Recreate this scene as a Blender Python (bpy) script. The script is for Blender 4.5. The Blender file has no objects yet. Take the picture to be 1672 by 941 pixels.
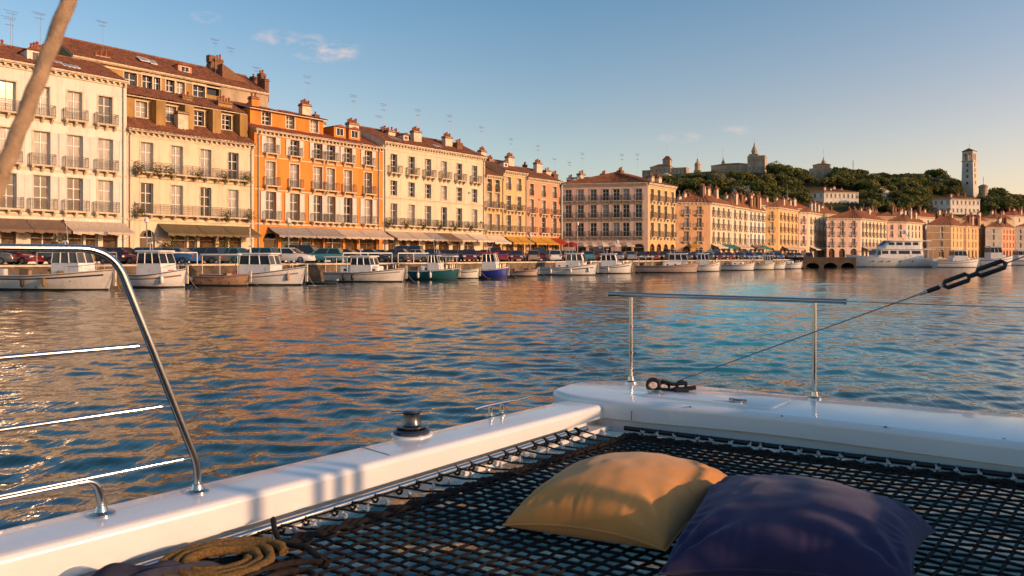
import bpy, math, random
import numpy as np
from mathutils import Vector, Matrix, noise as mnoise

random.seed(7)
rng = np.random.default_rng(7)
SC = bpy.context.scene
COL = SC.collection
R = math.radians

# ------------------------------------------------------------------ camera, sky, sun, exposure
FPX, CX, HY = 1207.0, 836.0, 418.0        # focal length and horizon of the photograph, in its 1672 px
EYE, GZ = 2.4, 1.68                       # eye height and quay height above the water
cam_d = bpy.data.cameras.new('camera'); cam = bpy.data.objects.new('camera', cam_d); COL.objects.link(cam)
cam.location = (0, 0, EYE); cam.rotation_euler = (R(90), 0, 0)
cam_d.sensor_width = 36; cam_d.lens = 36 * FPX / 1672; cam_d.shift_y = -(470.5 - HY) / 1672
cam_d.clip_start = .05; cam_d.clip_end = 9000
cam_d.dof.use_dof = True; cam_d.dof.focus_distance = 18; cam_d.dof.aperture_fstop = 7.0
SC.camera = cam
SUN_EL, SUN_AZ = 13.0, 113.0
world = bpy.data.worlds.new('World'); SC.world = world; world.use_nodes = True
wn, wl = world.node_tree.nodes, world.node_tree.links
sky = wn.new('ShaderNodeTexSky'); sky.sky_type = 'NISHITA'; sky.sun_disc = False
sky.sun_elevation = R(SUN_EL); sky.sun_rotation = R(SUN_AZ); sky.air_density = 1.25; sky.dust_density = 0.9; sky.ozone_density = 2.2
bg = wn['Background']; bg.inputs[1].default_value = .142
sun_d = bpy.data.lights.new('sun', 'SUN'); sun = bpy.data.objects.new('sun', sun_d); COL.objects.link(sun)
sun_d.energy = 3.4; sun_d.angle = R(.6); sun_d.color = (1, .575, .30)
sdir = Vector((math.sin(R(SUN_AZ)) * math.cos(R(SUN_EL)), math.cos(R(SUN_AZ)) * math.cos(R(SUN_EL)), math.sin(R(SUN_EL))))
sun.rotation_euler = sdir.to_track_quat('Z', 'Y').to_euler(); sun.location = sdir * 60
SC.view_settings.view_transform = 'Standard'; SC.view_settings.look = 'None'
SC.view_settings.gamma = 1; SC.view_settings.use_curve_mapping = False
SC.view_settings.exposure = .35
SC.cycles.max_bounces = 6; SC.cycles.diffuse_bounces = 2; SC.cycles.glossy_bounces = 4
SC.cycles.transmission_bounces = 3; SC.cycles.volume_bounces = 0; SC.cycles.caustics_reflective = False; SC.cycles.caustics_refractive = False
try: SC.cycles.use_denoising = True
except Exception: pass

# a few small clouds in the sky, given by their direction
def sky_clouds():
    tc = wn.new('ShaderNodeTexCoord')
    nz = wn.new('ShaderNodeTexNoise'); nz.inputs['Scale'].default_value = 26; nz.inputs['Detail'].default_value = 7; nz.inputs['Roughness'].default_value = .62
    mp = wn.new('ShaderNodeMapping'); mp.inputs['Scale'].default_value = (1, 1, 2.1); mp.inputs['Location'].default_value = (3.1, 1.7, .4)
    wl.new(tc.outputs['Generated'], mp.inputs['Vector']); wl.new(mp.outputs[0], nz.inputs['Vector'])
    total = None
    for az, el, wd, ht, amt in ((-14.3, 15.2, 2.4, .85, 1.0), (-17.3, 15.6, 1.8, .6, .75), (-22.5, 16.6, .9, .35, .55), (12.8, 8.8, 1.6, .4, .45), (16.6, 9.2, 1.2, .35, .45), (-20, 19.2, 1.4, .4, .25)):
        d = Vector((math.sin(R(az)) * math.cos(R(el)), math.cos(R(az)) * math.cos(R(el)), math.sin(R(el))))
        right = Vector((math.cos(R(az)), -math.sin(R(az)), 0)); up = right.cross(d)
        def dot(v, s):
            n = wn.new('ShaderNodeVectorMath'); n.operation = 'DOT_PRODUCT'; wl.new(tc.outputs['Generated'], n.inputs[0]); n.inputs[1].default_value = v / s
            m = wn.new('ShaderNodeMath'); m.operation = 'MULTIPLY'; wl.new(n.outputs['Value'], m.inputs[0]); wl.new(n.outputs['Value'], m.inputs[1]); return m
        a, b = dot(right, math.sin(R(wd))), dot(up, math.sin(R(ht)))
        s = wn.new('ShaderNodeMath'); s.operation = 'ADD'; wl.new(a.outputs[0], s.inputs[0]); wl.new(b.outputs[0], s.inputs[1])
        f = wn.new('ShaderNodeMapRange'); f.inputs[1].default_value = 0; f.inputs[2].default_value = 1.6; f.inputs[3].default_value = amt; f.inputs[4].default_value = 0
        wl.new(s.outputs[0], f.inputs[0])
        # the opposite side of the sky has the same dot products: keep the front only
        g = wn.new('ShaderNodeVectorMath'); g.operation = 'DOT_PRODUCT'; wl.new(tc.outputs['Generated'], g.inputs[0]); g.inputs[1].default_value = d
        h = wn.new('ShaderNodeMath'); h.operation = 'GREATER_THAN'; wl.new(g.outputs['Value'], h.inputs[0]); h.inputs[1].default_value = .5
        k = wn.new('ShaderNodeMath'); k.operation = 'MULTIPLY'; wl.new(f.outputs[0], k.inputs[0]); wl.new(h.outputs[0], k.inputs[1])
        if total is None: total = k
        else:
            t = wn.new('ShaderNodeMath'); t.operation = 'MAXIMUM'; wl.new(total.outputs[0], t.inputs[0]); wl.new(k.outputs[0], t.inputs[1]); total = t
    w = wn.new('ShaderNodeMapRange'); w.inputs[1].default_value = .46; w.inputs[2].default_value = .70; wl.new(nz.outputs[0], w.inputs[0])
    m = wn.new('ShaderNodeMath'); m.operation = 'MULTIPLY'; m.use_clamp = True; wl.new(total.outputs[0], m.inputs[0]); wl.new(w.outputs[0], m.inputs[1])
    mx = wn.new('ShaderNodeMix'); mx.data_type = 'RGBA'; wl.new(m.outputs[0], mx.inputs[0]); wl.new(sky.outputs[0], mx.inputs[6]); mx.inputs[7].default_value = (5.2, 3.9, 3.5, 1)
    # warmer, paler air near the horizon, deeper blue overhead
    sp = wn.new('ShaderNodeSeparateXYZ'); wl.new(tc.outputs['Generated'], sp.inputs[0])
    rp = wn.new('ShaderNodeValToRGB'); wl.new(sp.outputs[2], rp.inputs[0]); e = rp.color_ramp.elements
    e[0].position = .02; e[0].color = (1.02, .90, .93, 1); e[1].position = .36; e[1].color = (.52, .70, .80, 1); k = e.new(.18); k.color = (.83, .76, .79, 1)
    ml = wn.new('ShaderNodeMix'); ml.data_type = 'RGBA'; ml.blend_type = 'MULTIPLY'; ml.inputs[0].default_value = 1
    wl.new(sky.outputs[0], ml.inputs[6]); wl.new(rp.outputs[0], ml.inputs[7])
    rx = wn.new('ShaderNodeValToRGB'); wl.new(sp.outputs[0], rx.inputs[0]); e = rx.color_ramp.elements     # paler towards the sun's side
    e[0].position = .05; e[0].color = (.70, .70, .70, 1); e[1].position = .62; e[1].color = (1.0, .80, .76, 1)
    m2 = wn.new('ShaderNodeMix'); m2.data_type = 'RGBA'; m2.blend_type = 'MULTIPLY'; m2.inputs[0].default_value = 1; wl.new(ml.outputs[2], m2.inputs[6]); wl.new(rx.outputs[0], m2.inputs[7])
    sc = wn.new('ShaderNodeVectorMath'); sc.operation = 'SCALE'; sc.inputs['Scale'].default_value = 1.2 / .7; wl.new(m2.outputs[2], sc.inputs[0]); wl.new(sc.outputs[0], mx.inputs[6])
    wl.new(mx.outputs[2], bg.inputs[0])
sky_clouds()

# ------------------------------------------------------------------ helpers
def P(px, py, Y):                          # the world point seen at a pixel of the photograph at depth Y
    return Vector(((px - CX) / FPX * Y, Y, EYE + (HY - py) / FPX * Y))
def XY(px, Y): return Vector(((px - CX) / FPX * Y, Y))
def tag(o, label=None, cat=None, group=None, kind=None):
    if label: o['label'] = label
    if cat: o['category'] = cat
    if group: o['group'] = group
    if kind: o['kind'] = kind
    return o
def link(o, parent=None):
    COL.objects.link(o)
    if parent is not None: o.parent = parent
    return o
def empty(name, loc=(0, 0, 0), rz=0.0, parent=None):
    o = bpy.data.objects.new(name, None); o.empty_display_size = .3; o.location = loc; o.rotation_euler = (0, 0, rz)
    return link(o, parent)
def inst(name, mesh, parent=None, loc=(0, 0, 0), rot=(0, 0, 0), mats=None):
    o = bpy.data.objects.new(name, mesh); o.location = loc; o.rotation_euler = rot
    link(o, parent)
    if mats:
        for i, m in mats.items():
            o.material_slots[i].link = 'OBJECT'; o.material_slots[i].material = m
    return o
def children_of(root): return [o for o in COL.objects if o.parent == root]
def copy_tree(o, parent=None, kids=None):
    c = o.copy(); COL.objects.link(c)
    if parent is not None: c.parent = parent
    for ch in (kids if kids is not None else o.children): copy_tree(ch, c)
    return c

class MB:
    """collects shapes, then links them as ONE mesh object"""
    def __init__(s): s.v = []; s.f = []; s.m = []; s.M = None
    def vert(s, p):
        p = Vector(p)
        if s.M is not None: p = s.M @ p
        s.v.append(p); return len(s.v) - 1
    def face(s, pts, m=0):
        s.f.append([s.vert(p) for p in pts]); s.m.append(m)
    def idx(s, ids, m=0): s.f.append(list(ids)); s.m.append(m)
    def box(s, x0, x1, y0, y1, z0, z1, m=0):
        a = [s.vert(p) for p in ((x0, y0, z0), (x1, y0, z0), (x1, y1, z0), (x0, y1, z0), (x0, y0, z1), (x1, y0, z1), (x1, y1, z1), (x0, y1, z1))]
        for q in ((0, 3, 2, 1), (4, 5, 6, 7), (0, 1, 5, 4), (1, 2, 6, 5), (2, 3, 7, 6), (3, 0, 4, 7)): s.idx([a[i] for i in q], m)
    def frustum(s, lo, hi, m=0, caps=True):       # two rings with the same number of points
        a = [s.vert(p) for p in lo]; b = [s.vert(p) for p in hi]; n = len(a)
        for i in range(n): s.idx([a[i], a[(i + 1) % n], b[(i + 1) % n], b[i]], m)
        if caps: s.idx(a[::-1], m); s.idx(b, m)
    def loft(s, rings, m=0, closed=True, cap0=True, cap1=True, mf=None):
        ids = [[s.vert(p) for p in r] for r in rings]; n = len(rings[0])
        for i in range(len(rings) - 1):
            for j in range(n if closed else n - 1):
                k = (j + 1) % n
                s.idx([ids[i][j], ids[i][k], ids[i + 1][k], ids[i + 1][j]], mf(i, j) if mf else m)
        if cap0: s.idx(ids[0][::-1], m)
        if cap1: s.idx(ids[-1], m)
    def tube(s, path, r, n=8, m=0, lobes=0, pitch=.1, depth=.07, caps=True):
        path = [Vector(p) for p in path]; rings = []; up = None; L = 0.0
        for i, p in enumerate(path):
            t = (path[min(i + 1, len(path) - 1)] - path[max(i - 1, 0)])
            if t.length < 1e-9: t = Vector((0, 0, 1))
            t.normalize()
            if up is None:
                up = Vector((0, 0, 1)) if abs(t.z) < .9 else Vector((1, 0, 0))
            up = (up - t * up.dot(t))
            if up.length < 1e-6: up = t.orthogonal()
            up.normalize(); sd = t.cross(up)
            if i: L += (p - path[i - 1]).length
            rr = r(i / (len(path) - 1)) if callable(r) else r
            ring = []
            for k in range(n):
                a = 2 * math.pi * k / n
                q = rr * (1 + depth * math.cos(lobes * (a - 2 * math.pi * L / pitch / max(lobes, 1)))) if lobes else rr
                ring.append(p + (up * math.cos(a) + sd * math.sin(a)) * q)
            rings.append(ring)
        s.loft(rings, m, True, caps, caps)
    def lathe(s, prof, n=16, m=0, c=(0, 0, 0), cap=True):
        c = Vector(c); rings = [[c + Vector((r * math.cos(2 * math.pi * k / n), r * math.sin(2 * math.pi * k / n), z)) for k in range(n)] for r, z in prof]
        s.loft(rings, m, True, cap, cap)
    def slab(s, poly, z0, z1, r=.03, seg=4, m=0):  # rounded-top slab on a plan outline (counter-clockwise)
        pl = [Vector((p[0], p[1])) for p in poly]; n = len(pl); nrm = []
        for i in range(n):
            a, b = (pl[i] - pl[i - 1]), (pl[(i + 1) % n] - pl[i])
            a.normalize(); b.normalize()
            k = Vector((a.y, -a.x)) + Vector((b.y, -b.x)); k = k / max(.3, k.length_squared / 2) if k.length > 1e-6 else Vector((0, 0)); nrm.append(k)
        rings = [[(p.x, p.y, z0) for p in pl]]
        for q in range(seg + 1):
            a = math.pi / 2 * q / seg
            rings.append([(p.x - e.x * r * (1 - math.cos(a)), p.y - e.y * r * (1 - math.cos(a)), z1 - r + r * math.sin(a)) for p, e in zip(pl, nrm)])
        s.loft(rings, m)
    def mesh(s, name, mats, smooth=None):
        me = bpy.data.meshes.new(name); me.from_pydata([tuple(v) for v in s.v], [], s.f)
        for k in (mats if isinstance(mats, (list, tuple)) else [mats]): me.materials.append(k)
        me.polygons.foreach_set('material_index', s.m)
        if smooth is not None:
            me.polygons.foreach_set('use_smooth', [True] * len(s.f))
            me.update()
            me.set_sharp_from_angle(angle=R(smooth))
        me.update()
        return me
    def build(s, name, mats, parent=None, loc=(0, 0, 0), rot=(0, 0, 0), smooth=None):
        return inst(name, s.mesh(name, mats, smooth), parent, loc, rot)

def bez(pts, n=8, rad=None):                # polyline with rounded corners
    pts = [Vector(p) for p in pts]; out = [pts[0]]
    for i in range(1, len(pts) - 1):
        a, b, c = pts[i - 1], pts[i], pts[i + 1]
        d0, d1 = (a - b), (c - b); q = min(rad or 1e9, d0.length * .48, d1.length * .48)
        s, e = b + d0.normalized() * q, b + d1.normalized() * q
        for k in range(n + 1):
            t = k / n; out.append(s * (1 - t) ** 2 + b * 2 * t * (1 - t) + e * t * t)
    out.append(pts[-1]); return out
def subdiv(path, step):
    out = []
    for a, b in zip(path[:-1], path[1:]):
        a, b = Vector(a), Vector(b); n = max(1, int((b - a).length / step))
        out += [a.lerp(b, k / n) for k in range(n)]
    out.append(Vector(path[-1])); return out
def round_poly(pts, rads, n=6):
    out = []; N = len(pts)
    for i in range(N):
        a, b, c = (Vector((*pts[j % N][:2], 0)) for j in (i - 1, i, i + 1)); q = rads[i] if isinstance(rads, (list, tuple)) else rads
        if q <= 0: out.append(b); continue
        d0, d1 = a - b, c - b; q = min(q, d0.length * .48, d1.length * .48)
        s, e = b + d0.normalized() * q, b + d1.normalized() * q
        for k in range(n + 1):
            t = k / n; out.append(s * (1 - t) ** 2 + b * 2 * t * (1 - t) + e * t * t)
    return out

# ------------------------------------------------------------------ materials
def mat(name, col, rough=.6, metal=0.0, spec=.5, var=0.0, vscale=1.0, stretch=(1, 1, 1), col2=None, stain=0.0, stain_col=(.12, .09, .06), stain_scale=.6, bump=0.0, bscale=20.0, wave=None, coat=0.0, spots=None, sheen=0.0, rvar=0.0, streak=0.0):
    m = bpy.data.materials.new(name); m.use_nodes = True
    n, l = m.node_tree.nodes, m.node_tree.links; b = n['Principled BSDF']
    b.inputs['Base Color'].default_value = (*col, 1); b.inputs['Roughness'].default_value = rough; b.inputs['Metallic'].default_value = metal
    b.inputs['Specular IOR Level'].default_value = spec; b.inputs['Coat Weight'].default_value = coat; b.inputs['Sheen Weight'].default_value = sheen
    tc = n.new('ShaderNodeTexCoord'); mp = n.new('ShaderNodeMapping'); mp.inputs['Scale'].default_value = stretch; l.new(tc.outputs['Object'], mp.inputs[0])
    cur = None
    def noise(sc, det=4, ro=.55, vec=None):
        t = n.new('ShaderNodeTexNoise'); t.inputs['Scale'].default_value = sc; t.inputs['Detail'].default_value = det; t.inputs['Roughness'].default_value = ro
        l.new(vec or mp.outputs[0], t.inputs['Vector']); return t.outputs[0]
    def rampf(src, a, b_, lo=0, hi=1):
        t = n.new('ShaderNodeMapRange'); t.inputs[1].default_value = a; t.inputs[2].default_value = b_; t.inputs[3].default_value = lo; t.inputs[4].default_value = hi; l.new(src, t.inputs[0]); return t.outputs[0]
    def mix(f, A, B):
        t = n.new('ShaderNodeMix'); t.data_type = 'RGBA'; l.new(f, t.inputs[0])
        for q, x in ((6, A), (7, B)):
            if isinstance(x, tuple): t.inputs[q].default_value = (*x, 1)
            else: l.new(x, t.inputs[q])
        return t.outputs[2]
    if var > 0 or col2:
        c2 = col2 or tuple(max(0, c * (1 - var)) for c in col)
        cur = mix(rampf(noise(vscale), .35, .65), col, c2)
    if stain > 0:
        cur = mix(rampf(noise(stain_scale, 6, .65), .5, .75, 0, stain), cur or col, stain_col)
    if spots:
        sc, thr, sc_col = spots
        cur = mix(rampf(noise(sc, 5, .6, tc.outputs['Object']), thr, thr + .03), cur or col, sc_col)
    if streak > 0:                          # rain streaks that run down the wall
        m2 = n.new('ShaderNodeMapping'); m2.inputs['Scale'].default_value = (2.6, 2.6, .16); l.new(tc.outputs['Object'], m2.inputs[0])
        cur = mix(rampf(noise(1.0, 5, .65, m2.outputs[0]), .52, .74, 0, streak), cur or col, tuple(c * .4 for c in stain_col))
    if cur is not None: l.new(cur, b.inputs['Base Color'])
    if rvar > 0: l.new(rampf(noise(3, 5), .3, .7, max(0, rough - rvar), rough + rvar), b.inputs['Roughness'])
    h = None
    if bump > 0: h = noise(bscale, 5, .6, tc.outputs['Object'])
    if wave:
        t = n.new('ShaderNodeTexWave'); t.wave_type = 'BANDS'; t.bands_direction = wave[0]; t.inputs['Scale'].default_value = wave[1]; t.inputs['Distortion'].default_value = wave[2]
        l.new(tc.outputs['Object'], t.inputs[0]); h = t.outputs['Fac']
    if h is not None:
        bp = n.new('ShaderNodeBump'); bp.inputs['Strength'].default_value = bump if bump else .5; bp.inputs['Distance'].default_value = .02
        l.new(h, bp.inputs['Height']); l.new(bp.outputs[0], b.inputs['Normal'])
    return m
def stucco(name, col, d=.22):
    return mat(name, col, .85, spec=.2, var=d, vscale=.35, stretch=(1, 1, .45), stain=.45, stain_scale=.9, stain_col=tuple(c * .45 for c in col), bump=.25, bscale=9, streak=.34)
M = {}
M['white_wall'] = stucco('white_stucco', (.76, .70, .60), .14)
M['cream_wall'] = stucco('cream_stucco', (.74, .60, .42), .16)
M['ochre_wall'] = stucco('ochre_stucco', (.46, .28, .10), .4)
M['orange_wall'] = stucco('orange_stucco', (.70, .258, .052), .18)
M['ivory_wall'] = stucco('ivory_stucco', (.72, .60, .43), .16)
M['yellow_wall'] = stucco('yellow_stucco', (.72, .43, .16), .18)
M['apricot_wall'] = stucco('apricot_stucco', (.74, .46, .22), .18)
M['pink_wall'] = stucco('pink_stucco', (.70, .33, .19), .18)
M['peach_wall'] = stucco('peach_stucco', (.78, .43, .22), .18)
M['salmon_wall'] = stucco('salmon_stucco', (.80, .55, .43), .16)
M['sand_wall'] = stucco('sand_stucco', (.60, .42, .26), .2)
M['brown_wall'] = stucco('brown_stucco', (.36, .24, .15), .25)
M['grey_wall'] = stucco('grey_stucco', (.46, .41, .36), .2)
M['stone_wall'] = stucco('old_stone', (.54, .41, .27), .35)
M['pale_stone'] = stucco('pale_stone', (.68, .57, .45), .2)
M['trim'] = mat('stone_trim', (.70, .58, .42), .8, spec=.2, var=.2, vscale=2, stain=.3, stain_scale=2)
M['tile'] = mat('terracotta_tiles', (.30, .125, .065), .9, spec=.15, col2=(.17, .072, .042), vscale=1.7, stain=.7, stain_scale=1.1, stain_col=(.07, .04, .03), bump=.4, bscale=6)
M['tile_red'] = mat('red_tiles', (.34, .105, .06), .9, spec=.15, col2=(.21, .07, .042), vscale=1.5, stain=.5, stain_scale=1.2, stain_col=(.10, .05, .04), bump=.4, bscale=6)
M['slate'] = mat('grey_roof', (.17, .14, .13), .8, spec=.2, var=.3, vscale=.6)
M['brick'] = mat('chimney_brick', (.25, .13, .075), .9, spec=.15, var=.4, vscale=5, bump=.4, bscale=14)
M['pot'] = mat('terracotta_pots', (.34, .10, .05), .85, spec=.2, var=.3, vscale=8)
M['paint'] = mat('white_paint', (.76, .73, .67), .5, var=.12, vscale=3)
M['shutter'] = mat('shutter_white', (.62, .58, .52), .6, var=.15, vscale=2)
M['shutter_grey'] = mat('shutter_grey', (.40, .41, .40), .6, var=.15, vscale=2)
M['iron'] = mat('wrought_iron', (.085, .072, .058), .55, spec=.4, var=.3, vscale=10)
M['glass_dark'] = mat('window_glass', (.018, .02, .022), .06, spec=.3, var=.4, vscale=2)
M['glass_mid'] = mat('half_curtained_glass', (.13, .125, .11), .10, spec=.35, col2=(.04, .04, .04), vscale=1.1, stretch=(1, 1, .4))
M['glass_pale'] = mat('curtained_glass', (.38, .36, .33), .12, spec=.3, col2=(.22, .21, .19), vscale=3, stretch=(3, 1, .3))
M['shopglass'] = mat('shop_window_glass', (.016, .012, .008), .35, spec=.12, col2=(.12, .06, .018), vscale=1.6, stretch=(1.4, 1, .8))  # amber patches in the colour stand for glow and reflections inside the shops
M['shopteal'] = mat('teal_shop_glass', (.02, .085, .075), .35, spec=.15, col2=(.12, .10, .03), vscale=1.2)
M['pipe'] = mat('zinc_pipe', (.30, .29, .28), .5, metal=.3, var=.2, vscale=6)
for k, c in dict(awn_brown=(.20, .135, .095), awn_beige=(.52, .42, .32), awn_grey=(.33, .29, .26), awn_olive=(.17, .13, .07), awn_ochre=(.55, .29, .05), awn_red=(.34, .05, .03), awn_teal=(.03, .17, .15), awn_cream=(.66, .56, .42)).items():
    M[k] = mat(k.replace('awn', 'canvas'), c, .9, spec=.1, var=.18, vscale=1.5, stretch=(3, 1, 1), bump=.15, bscale=40)
M['stone_quay'] = mat('quay_stone', (.21, .155, .10), .9, spec=.2, col2=(.085, .065, .048), vscale=.9, stain=.6, stain_scale=2.5, stain_col=(.06, .045, .035), bump=.6, bscale=3)
M['paving'] = mat('quay_paving', (.30, .25, .20), .9, spec=.2, var=.3, vscale=.5, stain=.4, stain_scale=.4, stain_col=(.12, .1, .09), bump=.2, bscale=6)
M['asphalt'] = mat('asphalt', (.055, .052, .05), .9, spec=.2, var=.3, vscale=1)
M['gelcoat'] = mat('white_gelcoat', (.79, .78, .76), .20, spec=.5, var=.07, vscale=2.2, coat=.4, rvar=.12, stain=.10, stain_scale=5, stain_col=(.42, .37, .30))
M['chrome'] = mat('polished_steel', (.50, .48, .46), .15, metal=1.0, rvar=.05)
M['steel_dark'] = mat('dark_steel', (.12, .12, .13), .22, metal=.9)
M['black'] = mat('black_plastic', (.012, .012, .013), .4, spec=.4)
M['net'] = mat('black_net_cord', (.016, .013, .012), .75, spec=.25, bump=.7, bscale=260)
M['hook'] = mat('clear_white_hook', (.55, .57, .60), .07, spec=.8, coat=.6); M['hook'].node_tree.nodes['Principled BSDF'].inputs['Transmission Weight'].default_value = .45
M['pier'] = mat('dark_pier_stone', (.055, .043, .034), .9, spec=.2, var=.4, vscale=.6)
M['rope_grey'] = mat('beige_rope', (.44, .31, .20), .9, spec=.1, var=.3, vscale=40, bump=.5, bscale=300)
M['rope_gold'] = mat('ochre_rope', (.36, .21, .07), .9, spec=.1, col2=(.17, .10, .04), vscale=120, bump=.8, bscale=350)
M['rope_dark'] = mat('dark_rope', (.05, .038, .032), .9, spec=.1, var=.4, vscale=60, bump=.6, bscale=300)
M['cloth'] = mat('grey_cloth', (.055, .055, .075), .95, spec=.05, var=.3, vscale=14, bump=.3, bscale=500)
M['yellow_fabric'] = mat('mustard_linen', (.60, .27, .08), .92, spec=.08, var=.12, vscale=5, bump=.25, bscale=700, sheen=.25)
M['navy_fabric'] = mat('navy_linen', (.036, .033, .092), .92, spec=.08, var=.2, vscale=5, bump=.25, bscale=700, sheen=.2)
M['tyre'] = mat('tyre', (.015, .015, .016), .8); M['rim'] = mat('rim', (.20, .20, .21), .35, metal=.8)
M['carglass'] = mat('car_glass', (.02, .025, .03), .04, spec=.7); M['lamp'] = mat('headlight', (.75, .75, .72), .1, coat=.6); M['taillamp'] = mat('taillight', (.35, .01, .01), .2)
M['boat_white'] = mat('boat_white', (.74, .72, .69), .35, var=.1, vscale=.8, stain=.35, stain_scale=1.6, stain_col=(.36, .27, .2))
M['boat_worn'] = mat('worn_boat_white', (.70, .66, .60), .45, var=.12, vscale=.8, stain=.5, stain_scale=1.4, stain_col=(.34, .22, .14), spots=(2.6, .66, (.10, .055, .03)))
M['boat_rust'] = mat('rusty_boat', (.50, .30, .18), .6, var=.3, vscale=1, stain=.6, stain_scale=1.6, stain_col=(.15, .06, .03), spots=(3, .6, (.07, .035, .02)))
M['boat_teal'] = mat('dark_teal_hull', (.012, .10, .12), .35, var=.15, vscale=.6); M['boat_aqua'] = mat('aqua_hull', (.10, .28, .29), .4, var=.15, vscale=.6)
M['boat_blue'] = mat('royal_blue_hull', (.015, .03, .24), .3, var=.12, vscale=.6); M['boat_dark'] = mat('dark_grey_hull', (.05, .045, .042), .5, var=.3, vscale=1)
M['boat_mint'] = mat('cream_hull', (.70, .68, .58), .4, var=.12, vscale=.6); M['boat_pink'] = mat('faded_pink_hull', (.55, .42, .36), .45, var=.2, vscale=.6, stain=.5, stain_scale=1.3, stain_col=(.4, .2, .1))
M['antifoul'] = mat('dark_waterline', (.03, .025, .022), .6, var=.3, vscale=2); M['deck'] = mat('boat_deck', (.60, .56, .50), .6, var=.15, vscale=2)
M['wood'] = mat('boat_wood', (.28, .14, .06), .5, var=.3, vscale=8, stretch=(.3, 3, 3)); M['red_paint'] = mat('red_paint', (.40, .04, .03), .45)
M['blue_paint'] = mat('blue_paint', (.04, .08, .22), .45); M['rubber'] = mat('dark_rubber', (.02, .02, .022), .6)
M['leaf'] = mat('pine_leaf', (.12, .135, .030), .8, spec=.15, var=.3, vscale=.5); M['leaf2'] = mat('olive_leaf', (.18, .165, .045), .8, spec=.15, var=.3, vscale=.5)
M['leaf3'] = mat('silver_leaf', (.20, .19, .12), .8, spec=.15, var=.2, vscale=.5); M['bark'] = mat('bark', (.10, .065, .04), .95, spec=.1, var=.4, vscale=3)
M['plant'] = mat('balcony_plant', (.07, .085, .02), .8, spec=.15, var=.4, vscale=6)
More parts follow.
